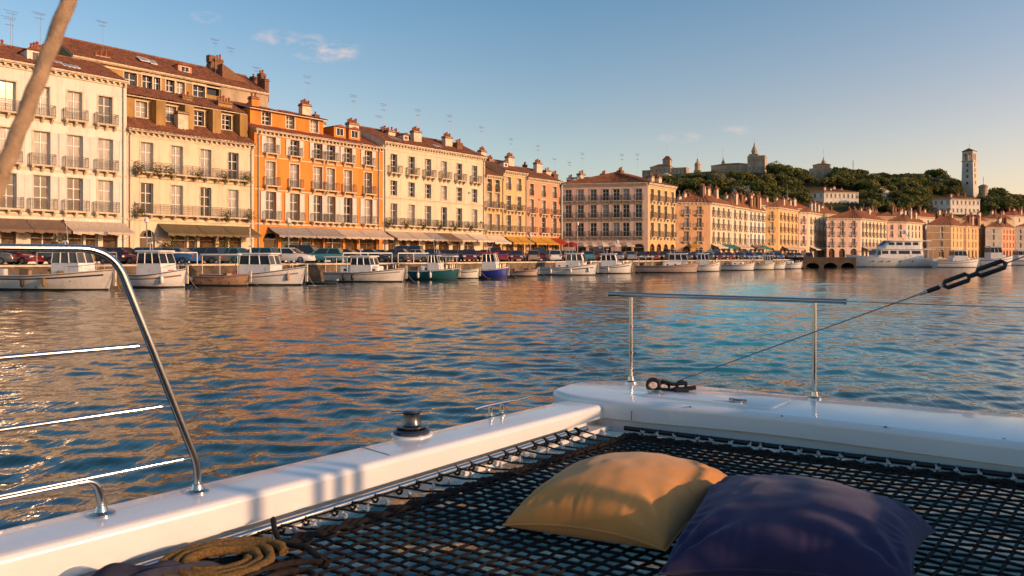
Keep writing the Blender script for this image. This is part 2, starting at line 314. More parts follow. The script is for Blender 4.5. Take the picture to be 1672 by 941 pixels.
# ------------------------------------------------------------------ the setting: water, quay, hill
def water():
    # rings that widen with distance; heights from a sum of wind waves, short ones dropped where rings are wide
    rs = [0.6]
    while rs[-1] < 4200:
        r = rs[-1]; rs.append(r + max(.055, .0045 * r) if r < 70 else r * (1.0085 if r < 260 else 1.06))
    rs = np.array(rs)
    a_f = np.arange(-54, 54.01, .2); a_c = np.concatenate([np.arange(54.5, 90, 2.5), np.arange(90, 270, 6), np.arange(270, 305.6, 2.5)])
    th = np.radians(np.concatenate([a_f, a_c])); nr, nt = len(rs), len(th)
    X = np.outer(rs, np.sin(th)); Y = np.outer(rs, np.cos(th)); Z = np.zeros_like(X); DX = np.zeros_like(X); DY = np.zeros_like(X)
    step = np.maximum(np.gradient(rs), rs * R(.2))[:, None] * np.ones((1, nt)); step[:, len(a_f):] = 9
    g = np.random.default_rng(3); wind = R(76)
    for i in range(72):
        lam = .26 * (8.0 / .26) ** (i / 71.0) * g.uniform(.93, 1.07)
        ang = wind + g.normal(0, .52); k = 2 * np.pi / lam
        steep = .030 if lam < .75 else .022 if lam < 1.5 else .0085 if lam < 4.5 else .004
        A = steep * lam * 1.0 / (2 * np.pi) * g.uniform(.6, 1.12)
        fade = np.clip((lam / step - 3.0) / 3.0, 0, 1)
        ph = k * (X * np.cos(ang) + Y * np.sin(ang)) + g.uniform(0, 6.28)
        Z += fade * A * np.sin(ph); c = fade * A * .8 * np.cos(ph); DX += c * np.cos(ang); DY += c * np.sin(ang)
    patch = np.ones_like(X)
    for _ in range(10):
        lam = g.uniform(14, 45); a = g.uniform(0, 3.14); patch += .09 * np.sin(2 * np.pi / lam * (X * np.cos(a) + Y * np.sin(a)) + g.uniform(0, 6.28))
    Z *= patch; X += DX * patch; Y += DY * patch
    co = np.stack([X, Y, Z], -1).reshape(-1, 3).astype(np.float32)
    i = np.arange(nr - 1)[:, None] * nt; j = np.arange(nt)[None, :]; jn = (j + 1) % nt
    q = np.stack([i + j, i + jn, i + nt + jn, i + nt + j], -1).reshape(-1, 4)[:, ::-1].astype(np.int32)
    me = bpy.data.meshes.new('water'); me.vertices.add(len(co)); me.vertices.foreach_set('co', co.ravel())
    me.loops.add(q.size); me.loops.foreach_set('vertex_index', q.ravel()); me.polygons.add(len(q)); me.polygons.foreach_set('loop_start', np.arange(0, q.size, 4, dtype=np.int32))
    me.polygons.foreach_set('use_smooth', np.ones(len(q), dtype=bool)); me.update(calc_edges=True)
    m = bpy.data.materials.new('sea_water'); m.use_nodes = True; n, l = m.node_tree.nodes, m.node_tree.links; b = n['Principled BSDF']
    b.inputs['Roughness'].default_value = .04; b.inputs['IOR'].default_value = 1.45
    geo = n.new('ShaderNodeNewGeometry')
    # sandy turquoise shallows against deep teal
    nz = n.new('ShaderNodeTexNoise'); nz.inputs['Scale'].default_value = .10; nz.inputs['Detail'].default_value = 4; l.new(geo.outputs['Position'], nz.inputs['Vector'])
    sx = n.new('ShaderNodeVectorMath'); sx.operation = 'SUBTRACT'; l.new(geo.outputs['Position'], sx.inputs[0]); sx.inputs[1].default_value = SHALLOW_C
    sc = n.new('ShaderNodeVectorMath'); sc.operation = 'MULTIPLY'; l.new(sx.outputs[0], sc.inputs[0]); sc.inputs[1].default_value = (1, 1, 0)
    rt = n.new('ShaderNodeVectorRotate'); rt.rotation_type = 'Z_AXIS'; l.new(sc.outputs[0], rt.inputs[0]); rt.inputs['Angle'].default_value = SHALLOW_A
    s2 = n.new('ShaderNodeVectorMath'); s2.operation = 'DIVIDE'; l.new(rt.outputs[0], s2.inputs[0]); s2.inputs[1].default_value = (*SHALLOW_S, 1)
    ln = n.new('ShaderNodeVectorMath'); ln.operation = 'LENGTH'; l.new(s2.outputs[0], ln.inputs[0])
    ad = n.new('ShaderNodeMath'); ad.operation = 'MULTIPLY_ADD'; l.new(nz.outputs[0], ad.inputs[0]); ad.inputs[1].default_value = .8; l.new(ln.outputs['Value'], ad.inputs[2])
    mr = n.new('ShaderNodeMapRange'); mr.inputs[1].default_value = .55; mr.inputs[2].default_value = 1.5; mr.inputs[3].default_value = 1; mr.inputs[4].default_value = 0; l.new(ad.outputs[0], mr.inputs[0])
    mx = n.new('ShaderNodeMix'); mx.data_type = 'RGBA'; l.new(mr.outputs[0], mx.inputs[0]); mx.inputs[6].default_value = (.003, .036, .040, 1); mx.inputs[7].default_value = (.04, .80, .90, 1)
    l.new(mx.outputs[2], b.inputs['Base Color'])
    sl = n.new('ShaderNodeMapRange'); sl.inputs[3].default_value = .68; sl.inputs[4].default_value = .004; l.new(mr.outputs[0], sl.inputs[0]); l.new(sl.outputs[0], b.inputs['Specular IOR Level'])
    mp = n.new('ShaderNodeMapping'); mp.inputs['Rotation'].default_value = (0, 0, -wind); mp.inputs['Scale'].default_value = (1, .5, 1); l.new(geo.outputs['Position'], mp.inputs[0])
    h = None
    for s, a in ((1.5, .8), (4.2, .42), (12.0, .09)):
        t = n.new('ShaderNodeTexNoise'); t.inputs['Scale'].default_value = s; t.inputs['Detail'].default_value = 3; l.new(mp.outputs[0], t.inputs['Vector'])
        u = n.new('ShaderNodeMath'); u.operation = 'MULTIPLY_ADD'; l.new(t.outputs[0], u.inputs[0]); u.inputs[1].default_value = a
        if h is None: u.inputs[2].default_value = 0
        else: l.new(h, u.inputs[2])
        h = u.outputs[0]
    bp = n.new('ShaderNodeBump'); bp.inputs['Strength'].default_value = 1.0; bp.inputs['Distance'].default_value = .038; l.new(h, bp.inputs['Height']); l.new(bp.outputs[0], b.inputs['Normal'])
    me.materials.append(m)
    return tag(inst('water', me), 'rippled blue-green harbour water mirroring the sunlit houses', 'water', kind='structure')
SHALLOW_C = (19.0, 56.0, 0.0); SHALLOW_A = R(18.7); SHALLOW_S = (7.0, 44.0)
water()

QUAY = [(-420, 47), (-150, 53), (0, 57.5), (200, 62), (400, 67.5), (700, 80), (860, 92), (1000, 107), (1150, 128), (1300, 156), (1400, 172), (1500, 190), (1672, 232), (1850, 300), (2150, 420)]
def quay_y(px):
    for (a, ya), (b, yb) in zip(QUAY[:-1], QUAY[1:]):
        if a <= px <= b: return 1 / (1 / ya + (1 / yb - 1 / ya) * (px - a) / (b - a))
    return QUAY[0][1] if px < QUAY[0][0] else QUAY[-1][1]
def quay():
    mb = MB(); pts = [XY(px, quay_y(px)) for px in range(-420, 2151, 30)]
    for a, b in zip(pts[:-1], pts[1:]):
        a2, b2 = a * 1.004, b * 1.004
        mb.face([(a.x, a.y, -1.5), (b.x, b.y, -1.5), (b.x, b.y, GZ - .16), (a.x, a.y, GZ - .16)], 0)        # wall
        mb.face([(a.x * .998, a.y * .998, GZ - .16), (b.x * .998, b.y * .998, GZ - .16), (b.x * .998, b.y * .998, GZ), (a.x * .998, a.y * .998, GZ)], 2)   # coping
        mb.face([(a.x, a.y, GZ - .16), (b.x, b.y, GZ - .16), (b.x * .998, b.y * .998, GZ - .16), (a.x * .998, a.y * .998, GZ - .16)], 2)
        mb.face([(a.x * .998, a.y * .998, GZ), (b.x * .998, b.y * .998, GZ), (b.x * 1.012, b.y * 1.012, GZ), (a.x * 1.012, a.y * 1.012, GZ)], 2)
        mb.face([(a.x * 1.012, a.y * 1.012, GZ), (b.x * 1.012, b.y * 1.012, GZ), (b.x * 9, b.y * 9, GZ), (a.x * 9, a.y * 9, GZ)], 1)
    tag(mb.build('quay', [M['stone_quay'], M['paving'], M['trim']]), 'stone quay with pale coping and rough wall down to the water', 'quay', kind='structure')
quay()

RIDGE = [(40, 0), (60, 30), (80, 46), (110, 49), (165, 46), (200, 43), (237, 41), (258, 37.5), (280, 31), (300, 26.5), (345, 17), (420, 8), (520, 0)]
def hill_h(x, y):
    rr = 0
    for (a, ra), (b, rb) in zip(RIDGE[:-1], RIDGE[1:]):
        if a <= x <= b: rr = ra + (rb - ra) * (x - a) / (b - a)
    y0 = 262 + .35 * max(0, x - 100); t = max(0, min(1, (y - y0) / (420 - y0))) if y0 < 415 else 0; t = t * t * (3 - 2 * t) * .45 + t * .55
    back = max(0, min(1, (y - 520) / 160.0))
    return max(0, rr * t * (1 - back) + 1.6 * mnoise.noise(Vector((x * .035, y * .035, 0))) * t + GZ)
def hill():
    mb = MB(); nx, ny = 100, 70; ids = []
    for j in range(ny + 1):
        row = []
        for i in range(nx + 1):
            x, y = 20 + 540 * i / nx, 255 + 440 * j / ny
            row.append(mb.vert((x, y, hill_h(x, y) - .15)))
        ids.append(row)
    for j in range(ny):
        for i in range(nx): mb.idx([ids[j][i], ids[j][i + 1], ids[j + 1][i + 1], ids[j + 1][i]])
    m = mat('hill_scrub', (.055, .055, .022), .95, spec=.1, col2=(.028, .038, .012), vscale=.06, stain=.8, stain_scale=.03, stain_col=(.16, .12, .075), bump=.8, bscale=.6)
    tag(mb.build('hill', m, smooth=180), 'wooded hill rising behind the old town', 'hill', kind='structure')
hill()
# ------------------------------------------------------------------ houses
CACHE = {}
def cached(key, fn):
    if key not in CACHE: CACHE[key] = fn()
    return CACHE[key]
def q(v, s=.05): return round(round(v / s) * s, 3)

def window_mesh(w, h, far):
    def f():
        mb = MB(); d, e = .33, .39; b = .075 if not far else .11
        mb.box(-w / 2, -w / 2 + b, d, e, 0, h); mb.box(w / 2 - b, w / 2, d, e, 0, h)
        mb.box(-w / 2 + b, w / 2 - b, d, e, h - b, h); mb.box(-w / 2 + b, w / 2 - b, d, e, 0, b)
        mb.box(-b * .55, b * .55, d - .01, e, b, h - b)
        for k in (.36, .68): mb.box(-w / 2 + b, w / 2 - b, d + .012, e, h * k - .03, h * k + .03)
        t = .13
        if not far:
            mb.box(-w / 2 - t, -w / 2, -.035, .02, 0, h + t, 1); mb.box(w / 2, w / 2 + t, -.035, .02, 0, h + t, 1); mb.box(-w / 2, w / 2, -.035, .02, h, h + t, 1)
        mb.box(-w / 2 - .16, w / 2 + .16, -.12, .06, -.10, -.003, 1)
        return mb.mesh('window', [M['paint'], M['trim']])
    return cached(('win', w, h, far), f)
def pane_mesh(w, h, mk):
    def f():
        mb = MB(); mb.box(-w / 2 + .03, w / 2 - .03, .375, .385, .03, h - .03); return mb.mesh('pane', M[mk])
    return cached(('pane', w, h, mk), f)
def shutter_mesh(w, h, mk):
    def f():
        mb = MB(); b = .07
        mb.box(0, w, -.085, -.055, 0, h)
        for x0, x1, z0, z1 in ((0, b, 0, h), (w - b, w, 0, h), (b, w - b, 0, b), (b, w - b, h - b, h), (b, w - b, h * .5 - b / 2, h * .5 + b / 2)): mb.box(x0, x1, -.11, -.085, z0, z1)
        n = int(h / .16)
        for i in range(1, n): mb.box(b, w - b, -.098, -.085, h * i / n - .03, h * i / n + .02)
        return mb.mesh('shutter', M[mk])
    return cached(('shut', w, h, mk), f)
def balcony_mesh(w, d):
    def f():
        mb = MB(); mb.box(-w / 2, w / 2, -d, -.01, -.13, 0); mb.box(-w / 2 - .04, w / 2 + .04, -d - .05, -.012, -.05, .01)
        n = max(2, int(round(w / 1.3)) + 1)
        for i in range(n):
            x = -w / 2 + .18 + (w - .36) * i / (n - 1)
            mb.loft([[(x - .09, -.012, -.62), (x + .09, -.012, -.62), (x + .09, -.012, -.13), (x - .09, -.012, -.13)], [(x - .09, -.25, -.45), (x + .09, -.25, -.45), (x + .09, -.25, -.13), (x - .09, -.25, -.13)], [(x - .09, -d + .12, -.24), (x + .09, -d + .12, -.24), (x + .09, -d + .12, -.13), (x - .09, -d + .12, -.13)]])
        return mb.mesh('balcony', M['trim'])
    return cached(('balc', w, d), f)
def railing_mesh(w, d, far):
    def f():
        mb = MB(); h = 1.02; t = .0125 if not far else .016; y = -d + .04
        sides = [((-w / 2 + .03, y), (w / 2 - .03, y))]
        if d > .2: sides += [((-w / 2 + .03, -.02), (-w / 2 + .03, y)), ((w / 2 - .03, y), (w / 2 - .03, -.02))]
        for (x0, y0), (x1, y1) in sides:
            for z, k in ((h, 1.5), (.10, 1), (h - .16, .8)):
                mb.box(min(x0, x1) - t * k, max(x0, x1) + t * k, min(y0, y1) - t * k, max(y0, y1) + t * k, z - t * k, z + t * k)
            L = math.hypot(x1 - x0, y1 - y0); n = max(2, int(L / (.14 if not far else .36)))
            for i in range(n + 1):
                x, yy = x0 + (x1 - x0) * i / n, y0 + (y1 - y0) * i / n; s = t * (1.7 if i % 8 == 0 else .75)
                mb.box(x - s, x + s, yy - s, yy + s, .02, h)
                if not far and i < n and abs(x1 - x0) > .2:       # scroll work between the bars
                    xm = x + (x1 - x0) / n / 2
                    for zc in (.42, .62): mb.box(xm - .045, xm + .045, yy - .008, yy + .008, zc - .012, zc + .012)
        return mb.mesh('railing', M['iron'])
    return cached(('rail', w, d, far), f)

class House:
    def __init__(s, name, label, A, B, group, wall, far=False, cat='house', z0=GZ, roofm='tile'):
        A, B = Vector(A), Vector(B); u = (B - A).normalized()
        s.A, s.u, s.rz = A, u, math.atan2(u.y, u.x); s.L = (B - A).length
        s.root = empty(name, (A.x, A.y, z0), s.rz); tag(s.root, label, cat, group)
        s.wallm = wall; s.far = far; s.z0 = z0; s.faces = []; s.wall = MB(); s.corn = MB(); s.roofm = roofm; s.roof = None; s.rnd = random.Random(sum(map(ord, label)))
    def local(s, w):
        d = Vector(w) - s.A; return Vector((d.dot(s.u), d.dot(Vector((-s.u.y, s.u.x)))))
    def face(s, p0, p1, z1, z0=0.0, depth=.40, m=0):
        p0, p1 = Vector(p0), Vector(p1); d = p1 - p0
        f = dict(p0=p0, d=d.normalized(), L=d.length, z0=z0, z1=z1, ang=math.atan2(d.y, d.x), op=[], depth=depth, m=m); s.faces.append(f); return f
    def fu(s, f, px):                         # distance along a face at which a photograph column meets it
        c, sn = math.cos(s.rz), math.sin(s.rz)
        W = lambda p: Vector((s.A.x + p.x * c - p.y * sn, s.A.y + p.x * sn + p.y * c))
        a = W(f['p0']); b = W(f['p0'] + f['d']); d = b - a; k = (px - CX) / FPX
        return (k * a.y - a.x) / (d.x - k * d.y)
    def put(s, f, name, me, u, z, parent=None, y=0.0):
        n = Vector((-f['d'].y, f['d'].x)); p = f['p0'] + f['d'] * u + n * y
        return inst(name, me, s.root if parent is None else parent, (p.x, p.y, z) if parent is None else (u, y, z), (0, 0, f['ang'] if parent is None else 0))
    def windows(s, f, us, z, w, h, shut=None, balc=None, bw=None, bd=.62, pale=.5, name='window', spans=None):
        w, h = q(w), q(h)
        for i, u in enumerate(us):
            if u - w / 2 < .05 or u + w / 2 > f['L'] - .05: continue
            f['op'].append((u - w / 2, u + w / 2, z, z + h))
            o = s.put(f, name, window_mesh(w, h, s.far), u, z)
            r = s.rnd.random()
            inst('pane', pane_mesh(w, h, 'glass_pale' if r < pale else 'glass_mid' if r < pale + .2 else 'glass_dark'), o)
            if shut:
                sw = q(w * .5, .02); k = s.rnd.random()
                me = shutter_mesh(sw, h, shut)
                if k < .72 or shut == 'shutter_grey':
                    a = inst('shutter', me, o, (-w / 2 - .02, 0, 0)); a.scale.x = -1
                    inst('shutter', me, o, (w / 2 + .02, 0, 0))
                elif k < .9: inst('shutter', me, o, (w / 2 + .02, 0, 0))
            if balc == 'single':
                b = s.put(f, 'balcony', balcony_mesh(q(bw or w + .8), bd), u, z - .02); inst('railing', railing_mesh(q(bw or w + .8), bd, s.far), b)
            elif balc == 'guard':
                inst('railing', railing_mesh(q(w + .1), .10, s.far), o)
        if balc == 'cont':
            for a, b_ in (spans or [(us[0] - 1.2, us[-1] + 1.2)]):
                b = s.put(f, 'balcony', balcony_mesh(q(b_ - a), .75), (a + b_) / 2, z - .02); inst('railing', railing_mesh(q(b_ - a), .75, s.far), b)
    def shop(s, f, u0, u1, z1, mk='shopglass', z=0.02, arch=False, nm='shop_window'):
        f['op'].append((u0, u1, z, z1)); w, h = u1 - u0, z1 - z; mb = MB(); n = max(1, int(round(w / 1.3)))
        for i in range(n + 1): x = u0 + (w - .09) * i / n; mb.box(x, x + .09, .30, .38, z, z1)
        mb.box(u0 + .09, u1 - .09, .301, .38, z1 - .12, z1); mb.box(u0 + .09, u1 - .09, .301, .38, z1 - h * .25, z1 - h * .25 + .08); mb.box(u0 + .09, u1 - .09, .299, .38, z, z + .3)
        if arch:
            c, rr = (u0 + u1) / 2, w / 2
            for sg in (-1, 1):
                pts = [(c + sg * rr, z1)] + [(c + sg * rr * math.cos(t * math.pi / 16), z1 - rr + rr * math.sin(t * math.pi / 16)) for t in range(9)]
                mb.frustum([(x, -.012, zz) for x, zz in pts], [(x, .28, zz) for x, zz in pts], 1)
        g = MB(); g.box(u0 + .02, u1 - .02, .36, .37, z + .02, z1 - .02)
        n_ = Vector((-f['d'].y, f['d'].x)); p = f['p0']
        o = mb.build(nm, [M['wood'] if s.rnd.random() < .5 else M['paint'], M[s.wallm]], s.root, (p.x, p.y, 0), (0, 0, f['ang'])); g.build('pane', M[mk], o)
    def awning(s, f, u0, u1, z, mk, drop=1.0, out=2.0, nb=None):
        mb = MB(); n = max(4, int((u1 - u0) / .35)); rows = 5; th = .03
        def pt(i, j, dz=0.0):
            t = j / rows; x = u0 + (u1 - u0) * i / n; return (x, -.06 - out * t, z - drop * t - .10 * math.sin(math.pi * t) - .035 * abs(math.sin(math.pi * i / n * max(1, round((u1 - u0) / 1.6)))) * t + dz)
        for j in range(rows):
            for i in range(n):
                mb.face([pt(i, j), pt(i + 1, j), pt(i + 1, j + 1), pt(i, j + 1)]); mb.face([pt(i, j, -th), pt(i, j + 1, -th), pt(i + 1, j + 1, -th), pt(i + 1, j, -th)])
        va = MB()
        for i in range(n):
            a, b = pt(i, rows), pt(i + 1, rows); dz = .26 + .06 * math.sin(i * 2.1)
            va.face([(a[0], a[1] - .004, a[2]), (b[0], b[1] - .004, b[2]), (b[0], b[1] - .01, b[2] - dz), (a[0], a[1] - .01, a[2] - dz)])
            va.face([(a[0], a[1] + .012, a[2]), (a[0], a[1] + .006, a[2] - dz), (b[0], b[1] + .006, b[2] - dz), (b[0], b[1] + .012, b[2])])
        for x in (u0 + .1, u1 - .1): va.tube([(x, -.05, z - drop - .7), (x, -out - .03, z - drop - .05)], .02, 5, 1)
        p = f['p0']; o = mb.build('awning', M[mk], s.root, (p.x, p.y, 0), (0, 0, f['ang']), smooth=40); va.build('valance', [M[mk], M['pipe']], o)
    def finish_walls(s, extra=None):
        for f in s.faces:
            us = sorted({0.0, f['L'], *[o[0] for o in f['op']], *[o[1] for o in f['op']]}); zs = sorted({f['z0'], f['z1'], *[o[2] for o in f['op']], *[o[3] for o in f['op']]})
            n = Vector((-f['d'].y, f['d'].x)); pt = lambda u, z, y=0.0: (f['p0'].x + f['d'].x * u + n.x * y, f['p0'].y + f['d'].y * u + n.y * y, z)
            zs = [z for z in zs if f['z0'] - 1e-6 <= z <= f['z1'] + 1e-6]
            for a, b in zip(us[:-1], us[1:]):
                if b - a < 1e-4: continue
                for c, e in zip(zs[:-1], zs[1:]):
                    if e - c < 1e-4: continue
                    um, zm = (a + b) / 2, (c + e) / 2
                    if any(o[0] < um < o[1] and o[2] < zm < o[3] for o in f['op']): continue
                    s.wall.face([pt(a, c), pt(b, c), pt(b, e), pt(a, e)], f['m'])
            for a, b, c, e in f['op']:
                d = f['depth']
                s.wall.face([pt(a, c), pt(a, e), pt(a, e, d), pt(a, c, d)], f['m']); s.wall.face([pt(b, c), pt(b, c, d), pt(b, e, d), pt(b, e)], f['m'])
                s.wall.face([pt(a, e), pt(b, e), pt(b, e, d), pt(a, e, d)], f['m']); s.wall.face([pt(a, c), pt(a, c, d), pt(b, c, d), pt(b, c)], f['m'])
        return s.wall.build('wall', [M[s.wallm]] + [M[k] for k in (extra or [])], s.root)
    def cornice(s, f, z, dent=True, out=.42, u0=0, u1=None):
        u1 = f['L'] if u1 is None else u1; mb = MB()
        mb.box(u0, u1, -out, -.01, z - .12, z); mb.box(u0, u1, -out * .7, -.012, z - .26, z - .12); mb.box(u0, u1, -.1, -.013, z - .62, z - .45)
        if dent:
            k = int((u1 - u0) / (.55 if not s.far else .9))
            for i in range(k): x = u0 + .2 + (u1 - u0 - .4) * i / max(1, k - 1); mb.box(x - .09, x + .09, -out * .68, -.014, z - .46, z - .262)
        mb.build('cornice', M['trim'], s.root, (f['p0'].x, f['p0'].y, 0), (0, 0, f['ang']))
    def band(s, f, z, h=.16, out=.07):
        mb = MB(); mb.box(.02, f['L'] - .02, -out, -.01, z, z + h); mb.build('string_course', M['trim'], s.root, (f['p0'].x, f['p0'].y, 0), (0, 0, f['ang']))
    def finish_cornice(s):
        if s.corn.f: s.corn.build('cornice', M['trim'], s.root)
    def slope(s, e0, e1, r1, r0, pitch=.42, amp=.09, soffit=True):
        """tiled slope: e0-e1 the eave, r0-r1 the ridge"""
        mb = s.rmb; e0, e1, r0, r1 = map(Vector, (e0, e1, r0, r1)); Lx = max((e1 - e0).length, (r1 - r0).length); Ls = ((r0 + r1) / 2 - (e0 + e1) / 2).length
        if s.far: pitch, amp = pitch * 2.2, amp * 1.5
        k = max(3, int(Lx / pitch)); nu = k * 4; nv = max(2, int(Ls / (.42 if not s.far else 1.2)))
        nrm = (e1 - e0).cross((r0 + r1) / 2 - (e0 + e1) / 2)
        if nrm.length < 1e-6: nrm = (r1 - r0).cross(r0 - e0)
        nrm.normalize(); wob = s.rnd.random() * 9
        ids = []
        for j in range(nv * 2):
            jj = j // 2; t = min(1, (jj + (j % 2)) / nv); row = []; lift = .0 if j % 2 else .028
            a, b = e0.lerp(r0, t), e1.lerp(r1, t)
            for i in range(nu + 1):
                p = a.lerp(b, i / nu); p = p + nrm * (amp * abs(math.sin(math.pi * i / 4.0)) + lift + .02 * math.sin(p.x * .7 + wob) + .03 * math.sin(p.x * 1.9 + t * 5 + wob)); row.append(mb.vert(p))
            ids.append(row)
        for j in range(len(ids) - 1):
            for i in range(nu): mb.idx([ids[j][i], ids[j][i + 1], ids[j + 1][i + 1], ids[j + 1][i]])
        if soffit:
            o = nrm * -.12; mb.face([e0 + o, r0 + o, r1 + o, e1 + o], 1); mb.face([e0 + o, e1 + o, e1, e0], 1); mb.face([e0, r0, r0 + o, e0 + o], 1); mb.face([e1, e1 + o, r1 + o, r1], 1)
    def start_roof(s): s.rmb = MB(); s.later = []
    def ridge(s, a, b, r=.14): s.rmb.tube(subdiv([a, b], .5), r, 7)
    def finish_roof(s):
        s.roof = s.rmb.build('roof', [M[s.roofm], M['trim']], s.root)
        for fn in s.later: fn(s.roof)
    def adj(s, x, y):                         # columns are read on the house front; things set back keep their column
        if s.far or y <= 0: return x
        c, sn = math.cos(s.rz), math.sin(s.rz); f = Vector((s.A.x + x * c, s.A.y + x * sn)); k = f.x / f.y
        b = Vector((s.A.x - y * sn, s.A.y + y * c)); return (k * b.y - b.x) / (c - k * sn)
    def chimney(s, x, y, z0, z1, w=1.1, d=.7, m='trim', pots=4, top=True):
        x = s.adj(x, y); w, d = w * .86, d * .9
        if not s.far: z1 = max(z0 + .8, z1 - 1.3)
        mb = MB(); mb.box(x - w / 2, x + w / 2, y - d / 2, y + d / 2, z0, z1); mb.box(x - w / 2 - .08, x + w / 2 + .08, y - d / 2 - .08, y + d / 2 + .08, z1 - .22, z1 - .08, 2); mb.box(x - w / 2 - .05, x + w / 2 + .05, y - d / 2 - .05, y + d / 2 + .05, z1 + .001, z1 + .1, 2)
        for i in range(pots):
            px = x - w / 2 + w * (i + .5) / pots; h = .42 + .14 * ((i * 7) % 3)
            mb.lathe([(.13, z1 + .1), (.11, z1 + .1 + h * .7), (.15, z1 + .1 + h * .78), (.12, z1 + .1 + h)], 7, 1, (px, y, 0))
        s.later.append(lambda r: mb.build('chimney', [M[m], M['pot'], M['brick']], r))
    def antenna(s, x, y, z0, h=3.2, kind=0):
        h *= .74
        x = s.adj(x, y)
        mb = MB(); t = .016 if not s.far else .035
        mb.tube([(x, y, z0 - 2.8), (x, y, z0 + h)], t, 5)
        for k, w in ((1.0, 1.1), (.93, .8), (.72, .6))[:3 - kind % 2]:
            mb.tube([(x - w * .7, y, z0 + h * k), (x + w * .45, y, z0 + h * k)], t * .8, 4)
            for q_ in range(5): xx = x - w * .65 + w * q_ * .25; mb.tube([(xx, y - .22, z0 + h * k), (xx, y + .22, z0 + h * k)], t * .6, 3)
        s.later.append(lambda r: mb.build('antenna', M['pipe'], r))
    def skylight(s, x, y, z, slope, w=.9, l=1.1):
        x = s.adj(x, y)
        mb = MB(); mb.M = Matrix.Translation((x, y, z)) @ Matrix.Rotation(slope, 4, 'X')
        mb.box(-w / 2, w / 2, 0, l, .06, .17, 0); mb.box(-w / 2 + .1, w / 2 - .1, .1, l - .1, .171, .18, 1); mb.M = None
        s.later.append(lambda r: mb.build('skylight', [M['paint'], M['glass_pale']], r))
    def dormer(s, x, y, z, w=1.2, h=1.3, d=1.6, m=None):
        """little roofed dormer; front at y"""
        x = s.adj(x, y)
        mb = MB(); mb.box(x - w / 2, x + w / 2, y, y + d, z, z + h, 0); mb.box(x - w * .32, x + w * .32, y - .03, y + .02, z + .25, z + h - .12, 1); mb.box(x - w * .27, x - .03, y - .04, y - .031, z + .3, z + h - .17, 2); mb.box(x + .03, x + w * .27, y - .04, y - .031, z + .3, z + h - .17, 2)
        mb.frustum([(x - w / 2 - .15, y - .2, z + h), (x + w / 2 + .15, y - .2, z + h), (x + w / 2 + .15, y + d, z + h), (x - w / 2 - .15, y + d, z + h)], [(x - .02, y - .2, z + h + .35), (x + .02, y - .2, z + h + .35), (x + .02, y + d, z + h + .35), (x - .02, y + d, z + h + .35)], 3)
        s.later.append(lambda r: mb.build('dormer', [M[m or s.wallm], M['paint'], M['glass_dark'], M[s.roofm]], r))
    def pipe(s, f, u, z0, z1):
        mb = MB(); p = f['p0']; mb.tube([(u, -.12, z0), (u, -.12, z1 - .5), (u, -.34, z1 - .2)], .06, 6)
        for z in np.arange(z0 + 1, z1 - .5, 2.2): mb.box(u - .09, u + .09, -.16, -.01, z, z + .06)
        mb.build('downpipe', M['pipe'], s.root, (p.x, p.y, 0), (0, 0, f['ang']))

ROWVP = 1790.0
def rowpt(px):                               # a point of the long harbour-front building line
    return XY(px, 70.0 * 1670.0 / (ROWVP - px))
def rowpt_back(px, off):                     # the same, on a parallel line further back
    p, q_ = rowpt(300), rowpt(600); u = (q_ - p).normalized(); p = p + Vector((-u.y, u.x)) * off; k = (px - CX) / FPX
    return p + u * ((k * p.y - p.x) / (u.x - k * u.y))
G_ROW = 'harbour-front apartment houses'
def row_house(name, label, px0, px1, wall, H, depth=11, rise=3.0, far=False, roofm='tile', gap=.015):
    A, B = rowpt(px0), rowpt(px1); u = (B - A).normalized(); A, B = A + u * gap, B - u * gap
    h = House(name, label, A, B, G_ROW, wall, far, 'apartment house', roofm=roofm); h.H, h.D = H, depth
    f = h.face((0, 0), (h.L, 0), H); h.front = f
    h.face((h.L, 0), (h.L, depth), H); h.face((0, depth), (0, 0), H); h.face((h.L, depth), (0, depth), H)
    h.start_roof(); return h
def gable_roof(h, rise, z=None, y0=0.0, y1=None, over=.5, gab=True, x0=0.0, x1=None):
    z = h.H if z is None else z; y1 = h.D if y1 is None else y1; x1 = h.L if x1 is None else x1; ym = (y0 + y1) / 2; k = rise / (ym - y0)
    h.slope((x0 - .02, y0 - over, z - over * k * .3), (x1 + .02, y0 - over, z - over * k * .3), (x1 + .02, ym, z + rise), (x0 - .02, ym, z + rise))
    h.slope((x1 + .02, y1 + .3, z), (x0 - .02, y1 + .3, z), (x0 - .02, ym, z + rise), (x1 + .02, ym, z + rise))
    h.ridge((x0, ym, z + rise + .05), (x1, ym, z + rise + .05))
    if gab:
        for x in (x0 + .005, x1 - .005): h.wall.face([(x, y0, z), (x, y1, z), (x, ym, z + rise - .08)])
